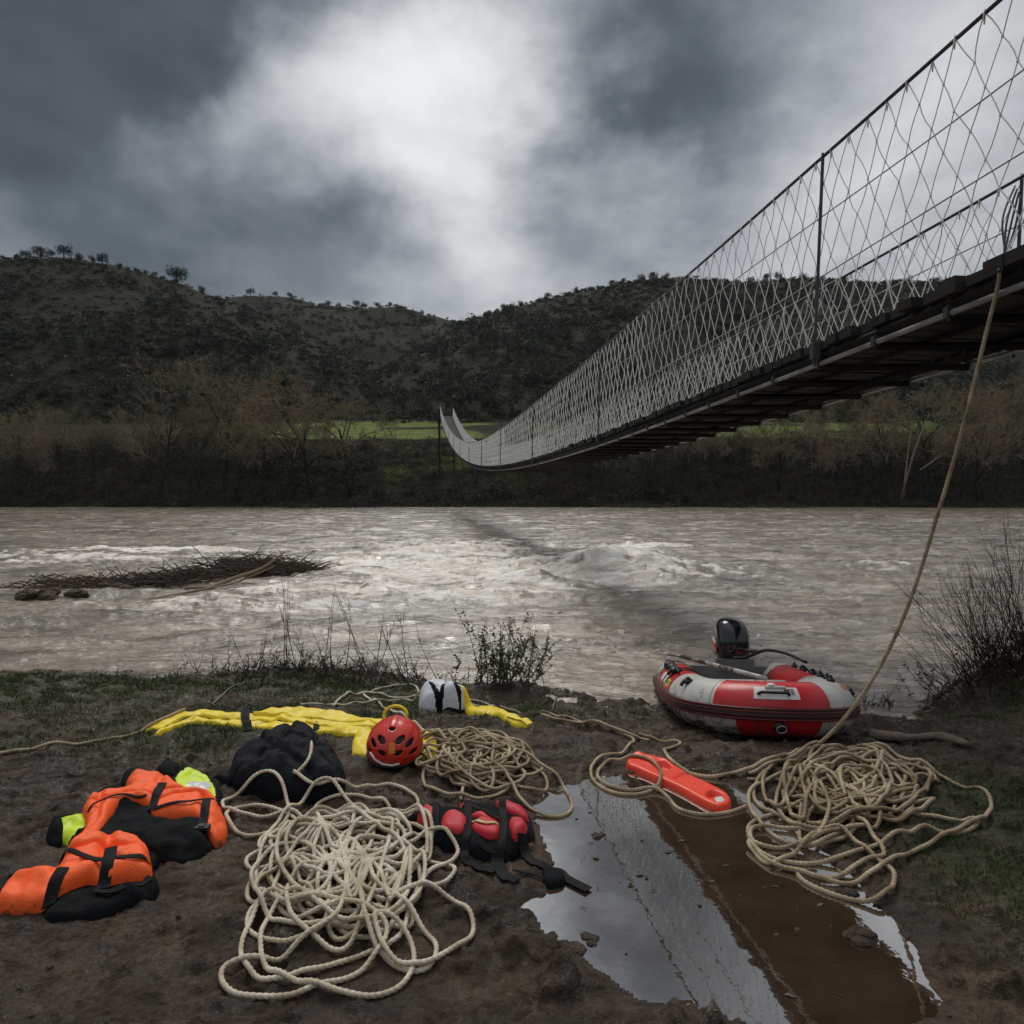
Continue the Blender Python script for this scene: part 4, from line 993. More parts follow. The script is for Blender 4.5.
# white cap / bundle and yellow fin
pw_ = C2([(672, 100), (685, 58), (722, 40), (765, 44), (782, 78), (792, 98), (770, 108), (700, 110)])
e = empty('white_bundle', base_at(pw_), 'white and grey cloth bundle with black straps beside the leafy shrub', 'cloth bundle')
puff('underside', C2([(668, 104), (690, 88), (760, 92), (795, 100), (780, 114), (700, 116)]), .03, 'black_fabric', e, R=.04)
puff('cloth', pw_, .17, ['white_fabric', 'black_fabric'], e, regions=[(C2([(722, 88), (738, 76), (768, 86), (768, 92), (738, 84), (728, 96), (727, 108), (719, 106)]), 1), (C2([(694, 80), (699, 78), (722, 92), (718, 97)]), 1)], R=.11, wr=.035, ws=8, zp=.03, creases=[(C2([(735, 45), (730, 75), (745, 100)]), .04, .014), (C2([(700, 60), (730, 75), (770, 70)]), .03, .012)])

pf = C2([(772, 104), (800, 98), (850, 88), (866, 96), (885, 115), (935, 141), (932, 152), (890, 142), (840, 127), (795, 120)])
e = empty('yellow_flap', base_at(pf), 'stiff yellow fabric blade tapering to a strap right of the white bundle', 'throw bag')
puff('blade', pf, .04, 'yellow', e, R=.06, wr=.008, ws=9, creases=[(C2([(800, 110), (860, 112), (900, 132)]), .012, .01)])
ribbon('edge_strap', C2([(880, 128), (905, 138), (932, 148)]), .045, 'yellow', e)

# red bag
pr_ = C6([(198, 678), (245, 632), (330, 612), (420, 640), (438, 606), (500, 612), (560, 625), (600, 606), (645, 590), (692, 606), (735, 668), (745, 740), (700, 790), (600, 832), (450, 802), (330, 778), (232, 714)])
e = empty('rescue_backpack', base_at(pr_), 'red and black backpack with trailing black straps at the edge of the puddle', 'backpack')
puff('body', pr_, .07, 'black_fabric', e, R=.08, wr=.02, ws=8, zp=.03)
for pts, t in (([(243, 690), (262, 655), (295, 645), (325, 680), (300, 715)], .022), ([(343, 722), (362, 690), (410, 682), (458, 705), (442, 752), (370, 750)], .03), ([(474, 738), (500, 712), (545, 708), (594, 724), (590, 772), (530, 768)], .03), ([(575, 648), (625, 632), (690, 640), (718, 662), (712, 688), (640, 672)], .022), ([(636, 694), (690, 696), (718, 735), (700, 762), (650, 770)], .026), ([(418, 622), (445, 606), (475, 618), (478, 640), (440, 642)], .02), ([(470, 684), (520, 672), (590, 682), (600, 700), (540, 700)], .014)):
    puff('pocket', C6(pts), t, 'red_fabric', e, R=.03, wr=.008, ws=16)
ribbon('zip', C6([(468, 694), (530, 698), (592, 708)]), .014, 'tan_zip', e, lift=.008)
for pts, w in (([(330, 620), (322, 680), (330, 770)], .03), ([(460, 610), (462, 700), (450, 800)], .034), ([(600, 600), (612, 700), (606, 830)], .034), ([(230, 650), (400, 660), (560, 665), (700, 690)], .018)):
    ribbon('webbing', C6(pts), w, 'strap', e, lift=.008)
for pts, w in (([(440, 795), (448, 855), (500, 892), (575, 905)], .042), ([(590, 810), (588, 880), (620, 932), (672, 950)], .05), ([(500, 815), (560, 818), (590, 850), (575, 890)], .02), ([(690, 795), (740, 868), (800, 895), (850, 912), (880, 940), (975, 990)], .042), ([(650, 905), (730, 920), (790, 950), (820, 970)], .012)):
    ribbon('strap', C6(pts), w, 'strap', e, lift=.012)
puff('hip_pad', C6([(775, 905), (790, 880), (850, 876), (876, 900), (870, 935), (800, 945)]), .03, 'black_fabric', e, R=.03, wr=.004)

# rescue can
pc = C3([(18, 430), (40, 416), (120, 430), (200, 472), (282, 512), (300, 538), (280, 553), (240, 546), (150, 498), (60, 458), (22, 444)])
e = empty('rescue_float', base_at(pc), 'red plastic rescue float with hand holes lying at the head of the puddle', 'rescue float')
puff('body', pc, .032, ['red_plastic'], e, R=.016, wr=.001, ws=6, creases=[(C3([(150, 480), (180, 465)]), .01, .012)],
     holes=[C3([(232, 520), (250, 508), (275, 518), (278, 530), (255, 532)]), C3([(95, 440), (115, 433), (138, 443), (128, 452), (105, 450)])])
puff('end_label', C3([(255, 536), (275, 532), (282, 545), (262, 548)]), .003, 'label_white', e, R=.02, wr=0, res=.005)
# ============================================================ INFLATABLE BOAT
bowL = np.array([1.73, 4.26, 0.0]); 
YAW = math.radians(-4.0); TILT = -.115
be = empty('inflatable_boat', (bowL[0], bowL[1], float(top(bowL[0], 4.5))-.01), 'red and white inflatable dinghy with black outboard motor pulled bow first onto the mud', 'boat')
BO = np.array(be.location)
def bw(p):
    p = np.asarray(p, float); x, y, z = p[..., 0], p[..., 1], p[..., 2]
    c, s = math.cos(TILT), math.sin(TILT); y2 = y*c-z*s; z2 = y*s+z*c
    c, s = math.cos(YAW), math.sin(YAW); return np.stack([x*c-y2*s, x*s+y2*c, z2], -1)+BO
BL, HB, TR = 1.95, .44, .175
def center(t):
    """t in [0,1] around the U from left stern to right stern"""
    pts = [(-HB+.02, BL, 0), (-HB, 1.5, 0), (-HB-.01, 1.1, .0), (-HB, .78, .01), (-.40, .50, .03), (-.27, .30, .05), (-.09, .215, .06), (.09, .215, .06), (.27, .30, .05), (.40, .50, .03), (HB, .78, .01), (HB+.01, 1.1, .0), (HB, 1.5, 0), (HB-.02, BL, 0)]
    return pts
CP = resample(catmull(np.array(center(0)), 10), .02); CP[:, 2] += TR; nC = len(CP)
sC = np.linspace(0, 1, nC)
RC = np.full(nC, TR)*(1-.10*np.exp(-((sC-.5)/.18)**2)*0)
endf = np.minimum(sC, 1-sC)*nC*.02; RC = TR*np.clip(.30+.70*np.sqrt(np.clip(endf/.22, 0, 1)), 0, 1)
k = 28; Tn = np.gradient(CP, axis=0); Tn /= np.linalg.norm(Tn, axis=1)[:, None]
SX = np.cross(Tn, [0, 0, 1.]); SX /= np.linalg.norm(SX, axis=1)[:, None]         # outward? left stern->bow: tangent -y, x z => points -x : outward
if SX[5, 0] > 0: SX = -SX
UP = np.cross(SX, Tn); UP *= np.sign(UP[:, 2:3])
th = np.arange(k)/k*2*math.pi
ring = CP[:, None]+RC[:, None, None]*(np.cos(th)[None, :, None]*SX[:, None]+np.sin(th)[None, :, None]*UP[:, None])
mb = MB(); R_ = bw(ring)
i = np.arange(nC-1)[:, None]*k; j = np.arange(k)[None, :]; jn = (j+1) % k
Q = np.stack([i+j, i+jn, i+k+jn, i+k+j], -1)
def section(s_, th_):
    up_ = math.sin(th_) > 0
    if up_: red = .412 < s_ < .552 or s_ < .265 and s_ > .10 or s_ > .735 and s_ < .9
    else: red = abs(s_-.490) < .052
    return 0 if red else 1
mi = np.array([[section((sC[a]+sC[a+1])/2, th[b]+.1) for b in range(k)] for a in range(nC-1)]).reshape(-1)
Q = Q.reshape(-1, 4); V = R_.reshape(-1, 3)
V = np.vstack([V, bw(CP[0]), bw(CP[-1])]); jj = np.arange(k); jk = (jj+1) % k
T_ = np.vstack([np.stack([np.full(k, nC*k), jk, jj], 1), np.stack([np.full(k, nC*k+1), (nC-1)*k+jj, (nC-1)*k+jk], 1)])
tube = meshobj('hull_tube', V, [Q, T_], ['boat_red', 'boat_white', 'rubber'], be, np.r_[mi, np.full(2*k, 2)])
# rubbing strake: black band with three red ribs
def along(th_, off=0.0, s0=0, s1=1, kk=None):
    a = int(s0*(nC-1)); b = int(s1*(nC-1))+1; return (CP+(RC+off)[:, None]*(math.cos(th_)*SX+math.sin(th_)*UP))[a:b]
mb = MB(); P0 = [along(t, .006, .06, .94) for t in (-.16, -.05, .06, .17, .24)]
for t in (-.13, .10): mb.tube(bw(along(t, .0, .05, .95)), .022, 8, flat=1)
mb.tube(bw(along(-.015, .0, .05, .95)), .026, 8)
mb.build('rubbing_strake', 'rubber', be)
mb = MB()
for t in (-.17, -.05, .07, .17): mb.tube(bw(along(t, .020, .05, .95)), .0065, 6)
mb.build('strake_rib', 'boat_dark_red', be)
# seams on the tube
mb = MB()
for s_ in (.10, .265, .412, .552, .735, .90):
    a = int(s_*(nC-1)); mb.tube(bw(np.vstack([ring[a], ring[a][:1]])), .0022, 4, cap=False)
mb.build('seam', 'boat_grey', be)
# floor, transom, bench
mb = MB(); rows_ = []
for y in np.linspace(.32, 1.72, 20):
    hw = float(np.interp(y, [.3, .5, .8, 1.8], [.10, .27, .34, .34])); rows_.append([(x*hw, y, .09+.012*math.cos(x*9)) for x in np.linspace(-1, 1, 15)])
mb.add(bw(np.array(rows_)).reshape(-1, 3), gridfaces(20, 15)); mb.build('floor', 'boat_grey', be)
Bax = bw(np.eye(3))-BO
mb = MB(); mb.box(bw([0, 1.66, .18]), (.33, .022, .14), Bax); mb.box(bw([.05, 1.655, .33]), (.16, .03, .05), Bax); mb.build('transom', 'boat_grey', be, smooth=False)
mb = MB(); mb.box(bw([0, 1.05, .27]), (.34, .11, .012), Bax); mb.build('bench', 'boat_white', be, smooth=False)
# bow plate, handle, tow ring
def patch(s_c, ds, t_c, dt, off, n1=12, n2=8):
    a0 = (s_c-ds)*(nC-1); a1 = (s_c+ds)*(nC-1); g = []
    for f in np.linspace(a0, a1, n1):
        c = np.array([np.interp(f, np.arange(nC), CP[:, q]) for q in range(3)]); sx = np.array([np.interp(f, np.arange(nC), SX[:, q]) for q in range(3)]); up_ = np.array([np.interp(f, np.arange(nC), UP[:, q]) for q in range(3)])
        rr = np.interp(f, np.arange(nC), RC)+off
        g.append([c+rr*(math.cos(t)*sx+math.sin(t)*up_) for t in np.linspace(t_c-dt, t_c+dt, n2)])
    return bw(np.array(g))
def addpatch(name, mt, *a, par=be):
    g = patch(*a); return meshobj(name, g.reshape(-1, 3), [gridfaces(*g.shape[:2])], mt, par)
pl_ = addpatch('bow_patch', 'label_white', .487, .026, .78, .26, .003)
addpatch('emblem', 'boat_dark_red', .500, .003, .84, .08, .005); addpatch('emblem', 'boat_grey', .506, .002, .80, .10, .005); addpatch('emblem', 'boat_grey', .503, .005, .94, .02, .005)
g = patch(.484, .014, .72, .01, .024, 9, 2)[:, 0]; g0 = patch(.484, .018, .72, .01, .0, 9, 2)[:, 0]
mb = MB(); mb.tube(catmull(np.vstack([g0[:1], g, g0[-1:]]), 4), .010, 7); mb.build('handle', 'rubber', be)
mb = MB(); mb.tube(patch(.487, .012, 1.0, .01, .01, 5, 2)[:, 0], .010, 6); mb.ell(patch(.487, .004, 1.12, .02, .012, 2, 2)[0, 0], (.03, .03, .012), 10, 6); mb.build('fitting', 'label_white', be)
c = patch(.490, .001, -.42, .01, .012, 2, 2)[0, 0]; mb = MB(); mb.ell(c, (.045, .018, .035), 14, 8); mb.build('ring_pad', 'rubber', be)
tt = np.linspace(0, 2*math.pi, 21); mb = MB(); mb.tube(np.stack([c[0]+.030*np.cos(tt), c[1]-.026+0*tt, c[2]-.008+.022*np.sin(tt)], 1), .005, 6, cap=False); mb.build('tow_ring', 'steel', be)
# side markings
addpatch('emblem', 'sticker_yellow', .292-.06, .016, .55, .16, .003); addpatch('emblem', 'sticker_green', .292-.06, .009, .55, .09, .005)
addpatch('emblem', 'label_white', .175, .03, .62, .20, .003); addpatch('emblem', 'sticker_blue', .655, .018, .85, .14, .003); addpatch('emblem', 'sticker_green', .675, .010, .70, .10, .004); addpatch('emblem', 'sticker_orange', .62, .014, .95, .12, .003)
# valves, rowlocks and grab line pads
for s_, t_ in ((.345, .95), (.20, 1.1), (.12, 1.2)):
    c = patch(s_, .001, t_, .01, .012, 2, 2)[0, 0]; mb = MB(); mb.ell(c, (.040, .034, .022), 14, 8); mb.ell(c+[0, -.005, .022], (.018, .018, .012), 10, 6); mb.tube([c+np.array([-.03, 0, .0]), c+np.array([-.05, -.01, -.03])], .012, 6); mb.build('valve', 'rubber', be)
GR = [(.62, 1.45), (.68, 1.40), (.73, 1.35), (.78, 1.30), (.83, 1.3), (.88, 1.3), (.655, .55), (.70, .55)]
gp = []
for s_, t_ in GR:
    c = patch(s_, .001, t_, .01, .008, 2, 2)[0, 0]; gp.append(c); mb = MB(); mb.ell(c, (.028, .028, .018), 10, 6); mb.tube([c, c+np.array([.0, 0, .030])], .012, 7); mb.build('rope_pad', 'rubber', be)
mb = MB(); L_ = []
for a, b in zip(gp[:5], gp[1:6]): L_ += [a+[0, 0, .03], (a+b)/2+[.01, 0, .0]]
mb.tube(catmull(np.array(L_), 5), .008, 6); mb.build('grab_line', 'strap', be)
mb = MB(); gl = [patch(s_, .001, 1.15, .01, .02, 2, 2)[0, 0] for s_ in (.08, .13, .17, .21, .25)]
mb.tube(catmull(np.array([g_+[0, 0, .03*(i_ % 2)] for i_, g_ in enumerate(gl)]), 5), .011, 6)
for g_ in gl[1:4]: mb.ell(g_, (.05, .05, .028), 9, 6, jit=.3)
mb.build('lashing', 'rubber', be)
for s_ in (.185, .215): 
    a = int(s_*(nC-1)); rr_ = ring[a]; mb = MB(); mb.tube(bw((rr_-CP[a])*1.02+CP[a])[2:14], .008, 5); mb.build('hull_strap', 'rubber', be)
# fuel hose arching from the motor to the right tube
mb = MB(); mb.tube(catmull(bw(np.array([(.02, 1.55, .40), (.10, 1.45, .42), (.20, 1.25, .50), (.30, 1.05, .50), (.38, .85, .46)])), 8), .013, 7); mb.build('fuel_hose', 'rubber', be)

# outboard motor bolted to the transom: part of the boat
mo = empty('outboard_motor'); mo.parent = be; mo.location = (0, 0, 0); mo.name = 'outboard_motor'
def mbw(p): return bw(p)-BO
mcx, mcy = .06, 1.80
def sect(z, hx, hy, ox=0, oy=0, n=28, pw=3.0):
    a = np.arange(n)/n*2*math.pi; c, s = np.cos(a), np.sin(a)
    return mbw(np.stack([mcx+ox+hx*np.sign(c)*np.abs(c)**(2/pw), mcy+oy+hy*np.sign(s)*np.abs(s)**(2/pw), np.full(n, z)], 1))
Z0 = .325
cw = MB(); cw.loft([sect(Z0+z*1.25, hx*1.3, hy*1.15, 0, oy) for z, hx, hy, oy in [(.0, .075, .11, 0), (.015, .098, .135, 0), (.06, .108, .150, 0), (.14, .112, .155, .0), (.20, .108, .150, .0), (.25, .098, .138, .005), (.285, .080, .115, .015), (.305, .055, .085, .03), (.312, .02, .04, .04)]])
o = cw.build('cowl', 'cowl', mo, local=False)
cw = MB(); cw.loft([sect(Z0-.045, .07, .10), sect(Z0-.005, .085, .12)]); cw.build('cowl_tray', 'rubber', mo, local=False)
cw = MB(); cw.loft([sect(Z0+.085, .144, .177), sect(Z0+.092, .146, .179), sect(Z0+.098, .144, .177)], cap=False); cw.build('cowl_seam', 'rubber', mo, local=False)
def flatp(pts, name, mt, face):
    g = MB()
    if face == 'L': P = [(mcx-.148, mcy+a, Z0+b) for a, b in pts]
    else: P = [(mcx+a, mcy-.180, Z0+b) for a, b in pts]
    P = np.array(P); off = np.array([-.004, 0, 0]) if face == 'L' else np.array([0, -.004, 0])
    g.loft([mbw(P-off), mbw(P+off)]); g.build(name, mt, mo, smooth=False, local=False)
flatp([(-.10, .10), (.05, .15), (.12, .175), (.12, .20), (.03, .19), (-.10, .135)], 'stripe', 'boat_red', 'L')
flatp([(-.06, .165), (.06, .205), (.06, .222), (-.06, .18)], 'stripe', 'label_white', 'L')
flatp([(.0, .10), (.055, .10), (.055, .135), (.0, .13)], 'badge', 'boat_dark_red', 'F')
flatp([(.012, .145), (.05, .148), (.05, .154), (.012, .151)], 'badge', 'boat_grey', 'F')
cw = MB(); cw.box(mbw([mcx, mcy, .30]), (.035, .05, .15), Bax); cw.loft([sect(.15, .03, .05), sect(-.05, .025, .06), sect(-.22, .018, .07)]); cw.build('leg', 'rubber', mo, smooth=False, local=False)
cw = MB(); cw.box(mbw([mcx, mcy-.09, .40]), (.06, .035, .06), Bax); cw.tube(mbw(np.array([(mcx-.045, mcy-.15, .42), (mcx-.045, mcy-.10, .42)])), .012, 6); cw.tube(mbw(np.array([(mcx+.045, mcy-.15, .42), (mcx+.045, mcy-.10, .42)])), .012, 6); cw.build('clamp_bracket', 'dark_steel', mo, smooth=False, local=False)
cw = MB(); cw.tube(mbw(np.array([(mcx+.02, mcy-.10, .45), (mcx+.06, mcy-.30, .47), (mcx+.10, mcy-.42, .47)])), [.014, .014, .019], 8); cw.build('tiller', 'rubber', mo, local=False)
# oar resting along the left tube
oa, ob = bw([-.40, 1.62, .40]), bw([.02, .62, .37])
oe = empty('oar', oa, 'pale grey oar lying across the left side of the red dinghy', 'oar')
mb = MB(); mb.tube(resample(np.array([oa, ob]), .1), .017, 10); mb.build('shaft', 'boat_white', oe)
d_ = (oa-ob)/np.linalg.norm(oa-ob); s_ = np.cross(d_, [0, 0, 1]); s_ /= np.linalg.norm(s_); u_ = np.cross(s_, d_)
mb = MB(); rr = []
for f, w_ in ((0, .02), (.04, .045), (.12, .07), (.28, .075), (.33, .06), (.35, .03)):
    c = oa-d_*.02+d_*f; a = np.arange(12)/12*2*math.pi; rr.append(c+np.outer(np.cos(a)*w_, s_)+np.outer(np.sin(a)*.009, u_))
mb.loft(rr); mb.build('blade', 'boat_white', oe)

# ============================================================ ROPES
RM = TM.copy()
def rope(name, pts_px, rad, mt, label, group=None, parent=None, cat='rope', free=None, cap_h=.075, z0=None):
    """pts on the ground (pixels) laid one after another over what is already there; free = leading 3-D points"""
    P = np.array([at_z(a, b, .02 if z0 is None else z0)[:2] for a, b in pts_px]) if not (isinstance(pts_px, np.ndarray) and pts_px.shape[1] == 2 and pts_px.dtype == float and getattr(rope, 'world', False)) else pts_px
    P = resample(catmull(P, 14), .008)
    if len(P) > 40:
        kr = np.exp(-np.linspace(-2, 2, 13)**2); kr /= kr.sum(); P = np.stack([np.convolve(np.pad(P[:, c_], 6, mode='edge'), kr, 'valid') for c_ in (0, 1)], 1)
    n = len(P); z = np.zeros(n); pend = []; rc = rad/TS; m = int(math.ceil(rc))
    offs = [(a, b) for a in range(-m, m+1) for b in range(-m, m+1) if math.hypot(a, b) <= rc+.5]
    lag = int(4*rad/.008)+3
    for i_ in range(n):
        u, v = int((P[i_, 0]-TX0)/TS+.5), int((P[i_, 1]-TY0)/TS+.5)
        if not (m < u < len(tx)-m-1 and m < v < len(ty)-m-1): z[i_] = G(P[i_, 0], P[i_, 1])+rad; pend.append((0, 0, 0)); continue
        hh = max(RM[v+b, u+a] for a, b in offs); b0 = TM[v, u]
        z[i_] = min(hh, b0+cap_h)+rad*.85; pend.append((u, v, z[i_]+rad*.75))
        if i_ >= lag:
            u2, v2, zz = pend[i_-lag]
            for a, b in offs:
                if RM[v2+b, u2+a] < zz: RM[v2+b, u2+a] = zz
    for u2, v2, zz in pend[-lag:]:
        if zz:
            for a, b in offs: RM[v2+b, u2+a] = max(RM[v2+b, u2+a], zz)
    w = 5; zz = np.array([z[max(0, i_-w):i_+w+1].max() for i_ in range(n)])*.55+z*.45
    ker = np.exp(-np.linspace(-2, 2, 15)**2); ker /= ker.sum(); zz = np.convolve(np.pad(zz, 7, mode='edge'), ker, 'valid')
    P3 = np.c_[P, zz]
    if free is not None:
        fr = resample(catmull(np.vstack([free, P3[6:7]]), 10), .008); P3 = np.vstack([fr[:-1], P3[6:]])
    P3 = resample(P3, .0055 if rad > .007 else .012)
    mb = MB(); mb.tube(P3, rad*1.06, 12, twist=2*math.pi/(rad*8), lobe=.38) if rad > .007 else mb.tube(P3, rad, 6)
    o = mb.build(name, mt, parent)
    if parent is None and label: tag(o, label, cat, group)
    return o
def loops(cx, cy, rx, ry, n, seed, amin=.25, amax=.62):
    """wandering closed loops inside an oval heap (picture coordinates)"""
    q = np.random.default_rng(seed); out = []; a0 = q.random()*6.28
    for i_ in range(n):
        f = q.random()**.6*.50; t = q.random()*6.28; ox, oy = f*math.cos(t), f*math.sin(t)
        A, B = q.uniform(amin, amax), q.uniform(amin*.6, amax*.8); an = q.random()*3.14; dr = 1 if q.random() < .8 else -1; m = 7
        for k_ in range(m):
            th_ = a0+dr*k_*2*math.pi/m; x = A*math.cos(th_); y = B*math.sin(th_)
            X_ = ox+x*math.cos(an)-y*math.sin(an)+q.normal(0, .03); Y_ = oy+x*math.sin(an)+y*math.cos(an)+q.normal(0, .03)
            r2 = math.hypot(X_, Y_)
            if r2 > 1: X_, Y_ = X_/r2, Y_/r2
            out.append((cx+X_*rx, cy+Y_*ry))
        a0 = a0+q.normal(0, .5)
    return out
# big pale heap in front
pA = C8([(300, 95), (400, 122), (520, 98), (640, 85), (715, 100), (745, 145), (690, 190), (560, 200), (430, 215), (330, 190), (260, 150), (130, 165), (90, 190), (110, 225), (200, 245), (290, 200), (300, 140), (250, 95), (160, 105), (80, 135), (100, 175), (200, 185), (330, 175), (370, 230), (320, 290), (220, 300), (205, 260), (270, 235), (325, 270), (260, 330), (175, 360), (162, 325), (240, 300), (360, 280), (470, 160), (530, 190), (440, 240)])
pB = C8([(500, 300), (300, 340), (190, 390), (160, 450), (200, 485), (300, 470), (440, 380), (600, 300), (720, 320), (790, 290), (770, 230), (660, 200), (540, 230), (470, 320), (440, 450), (430, 560), (320, 610), (200, 600), (160, 540), (220, 490), (350, 460), (480, 420), (620, 350), (780, 340), (870, 370), (830, 420), (700, 440), (620, 420)])
pC = C8([(420, 480), (240, 480), (150, 600), (150, 680), (240, 735), (420, 690), (560, 640), (680, 600), (720, 500), (780, 400), (880, 330), (850, 290), (790, 280)])
pD = C8([(700, 350), (560, 400), (550, 500), (590, 620), (700, 690), (790, 680), (800, 600), (700, 520), (600, 450), (560, 360), (480, 300), (500, 420), (480, 540), (420, 590), (300, 640), (150, 680), (80, 700), (80, 760), (160, 790), (300, 790), (420, 750), (560, 690), (640, 600), (560, 540), (400, 500), (300, 480), (220, 560), (210, 660), (260, 720), (400, 765), (560, 785), (680, 750), (730, 680), (710, 600), (600, 560), (620, 640), (700, 690), (820, 670), (920, 590), (930, 530), (880, 475), (800, 450), (700, 480), (640, 520)])
p_all = pA+loops(345, 868, 92, 76, 10, 11, .35, .8)+pB+loops(340, 865, 95, 70, 8, 12, .4, .85)+pC+loops(345, 885, 95, 78, 7, 13, .4, .85)+pD
bagtop = [on(291, 739)+[0, 0, .012], on(303, 737)+[0, 0, .02], on(311, 745)+[0, 0, .015], on(309, 762)+[0, 0, .02], on(297, 776)+[0, 0, .02]]
rope('rope_heap', p_all, .0077, 'rope_pale', 'large pale rope heap, nearest to the camera, trailing over the dark bag', 'heaps of rope on the mud', free=np.array(bagtop), cap_h=.07)
# middle heap
q1 = C6([(215, 400), (240, 350), (300, 330), (380, 300), (460, 310), (520, 380), (510, 450), (540, 520), (640, 540), (760, 550), (800, 520), (740, 460), (600, 400)])
q2 = C6([(430, 590), (440, 520), (420, 460), (330, 420), (270, 480), (300, 550), (420, 575), (560, 580), (640, 530), (520, 470), (400, 440)])
q3 = C6([(300, 400), (260, 440), (240, 470), (330, 470), (450, 440), (420, 380), (380, 330), (450, 310), (560, 380), (700, 440), (850, 505), (905, 590), (870, 635), (780, 635), (690, 590), (620, 520), (540, 470)])
rope('rope_heap', q2+loops(478, 764, 64, 32, 9, 21, .4, .85)+q1+loops(485, 766, 66, 32, 9, 22, .4, .85)+q3, .0074, 'rope', 'smaller rope heap between the red helmet and the puddle', 'heaps of rope on the mud')
# small loops by the rescue float
rope('rope_loop', [(500, 691), (530, 703), (565, 712), (600, 722), (622, 728), (634, 738), (622, 750), (596, 760), (592, 773), (612, 786), (640, 788), (660, 778), (655, 764), (630, 757), (602, 764), (600, 776), (628, 784), (655, 784), (668, 791), (678, 802), (702, 808), (728, 806), (746, 800)], .0080, 'rope', 'single pale rope looped round the end of the red rescue float')
# right heap
s1 = C3([(300, 462), (380, 440), (450, 470), (390, 480), (345, 460), (400, 450), (520, 420), (560, 400), (640, 400), (740, 430), (860, 480), (1000, 575)])
s2 = C3([(340, 470), (420, 480), (560, 500), (700, 560), (860, 600), (950, 590), (960, 615), (920, 635), (780, 650), (640, 680), (480, 690), (380, 660), (345, 600), (380, 570), (480, 540), (560, 470), (520, 430), (460, 440), (460, 480), (560, 560)])
s3 = C3([(700, 600), (560, 640), (430, 650), (360, 640), (360, 600), (440, 600), (560, 620), (680, 690), (740, 740), (700, 795), (600, 780), (500, 740), (480, 705), (560, 730), (660, 700), (700, 670)])
s4 = C3([(560, 600), (420, 690), (360, 660), (345, 640), (400, 690), (480, 715), (600, 745), (700, 720)])
rope('rope_heap', s2+loops(845, 796, 94, 50, 12, 31, .35, .8)+s3+loops(852, 790, 92, 46, 8, 32, .4, .85)+s4+s1[::-1][:8], .0082, 'rope', 'brownish rope heap in front of the dinghy, right of the puddle', 'heaps of rope on the mud')
# rope from the bridge down to the bank
hang_px = [(1000, 268), (997, 290), (985, 338), (965, 420), (942, 500), (908, 606), (872, 680), (832, 732), (800, 755)]
ds = np.interp(np.arange(9), [0, 8], [3.58, 4.02])
hang = [at_y(a, b, y_) for (a, b), y_ in zip(hang_px, ds)]
rope('hanging_rope', [(790, 760), (768, 765), (731, 771), (705, 771), (676, 763), (664, 748), (681, 739), (660, 733), (638, 728)], .0090, 'rope', 'long rope hanging from the bridge deck in a curve down to the rescue float', free=np.array(hang))
mb = MB()                                    # its knot round the deck edge belongs to it
# thin lines
rope('mooring_line', [(-20, 754), (40, 748), (90, 741), (130, 732), (160, 722), (186, 712)], .008, 'rope', 'thin rope running from the left edge to the tip of the yellow sling')
rope('thin_line', [(448, 746), (430, 735), (404, 716), (378, 700), (364, 684), (388, 670), (412, 666), (418, 678), (400, 688), (376, 684), (350, 690), (332, 706)], .008, 'rope_pale', 'thin pale line looping behind the helmet beside the twiggy bush')
rope('thin_line', [(420, 700), (400, 694), (380, 700), (350, 702), (300, 706)], .007, 'rope_pale', 'thin pale line lying left of the white bundle')
rope('thin_line', [(454, 678), (474, 682), (492, 688), (488, 696), (470, 696)], .008, 'rope_pale', 'thin pale line curling behind the white bundle')
rope('thin_line', [(540, 712), (580, 718), (618, 727), (650, 739)], .008, 'rope', 'thin straight rope over the mud right of the yellow blade')
# ============================================================ PLANTS AND DEBRIS
def stems(mb, base, n, h, spread, q, lean=(0, 0), rad=.004, sub=3, width=.15, curl=.12):
    tips = []
    for i_ in range(n):
        p = base+np.array([q.normal(0, width), q.normal(0, width*.5), 0]); p[2] = float(top(p[0], p[1], TM0))-.01 if abs(p[0]) < 5 else base[2]
        d = np.array([q.normal(lean[0], spread), q.normal(lean[1], spread*.7), 1.]); d /= np.linalg.norm(d); L = h*q.uniform(.45, 1.05); P = [p]
        for k_ in range(6): d = d+q.normal(0, curl*.5, 3)+[0, 0, .04]; d /= np.linalg.norm(d); P.append(P[-1]+d*L/6)
        P = np.array(P); mb.tube(P, np.linspace(rad, rad*.3, 7), 4, cap=False); tips.append(P)
        for k_ in range(sub):
            j_ = q.integers(1, 6); b = P[j_]; dd = (P[j_+1]-P[j_]); dd /= np.linalg.norm(dd); dd = dd+q.normal(0, .45, 3); l = L*q.uniform(.12, .3)
            m_ = b+dd*l*.5+q.normal(0, .03, 3)*l; e_ = m_+dd*l*.5+np.array([0, 0, .1*l]); Q_ = np.array([b, m_, e_]); mb.tube(Q_, [rad*.5, rad*.4, rad*.2], 3, cap=False); tips.append(Q_)
    return tips
def leaves(tips, n, s, q, lo=.2):
    V = []
    for i_ in range(n):
        P = tips[q.integers(0, len(tips))]; f = q.uniform(lo, 1)*(len(P)-1); j_ = min(int(f), len(P)-2); c = P[j_]+(P[j_+1]-P[j_])*(f-j_)
        a = q.normal(size=3); a /= np.linalg.norm(a); b = np.cross(a, q.normal(size=3)); b /= np.linalg.norm(b); L = s*q.uniform(.6, 1.3)
        V.append([c, c+a*L*.5+b*L*.22, c+a*L, c+a*L*.5-b*L*.22])
    V = np.array(V).reshape(-1, 3); return V, np.arange(len(V)).reshape(-1, 4)
q = np.random.default_rng(77)
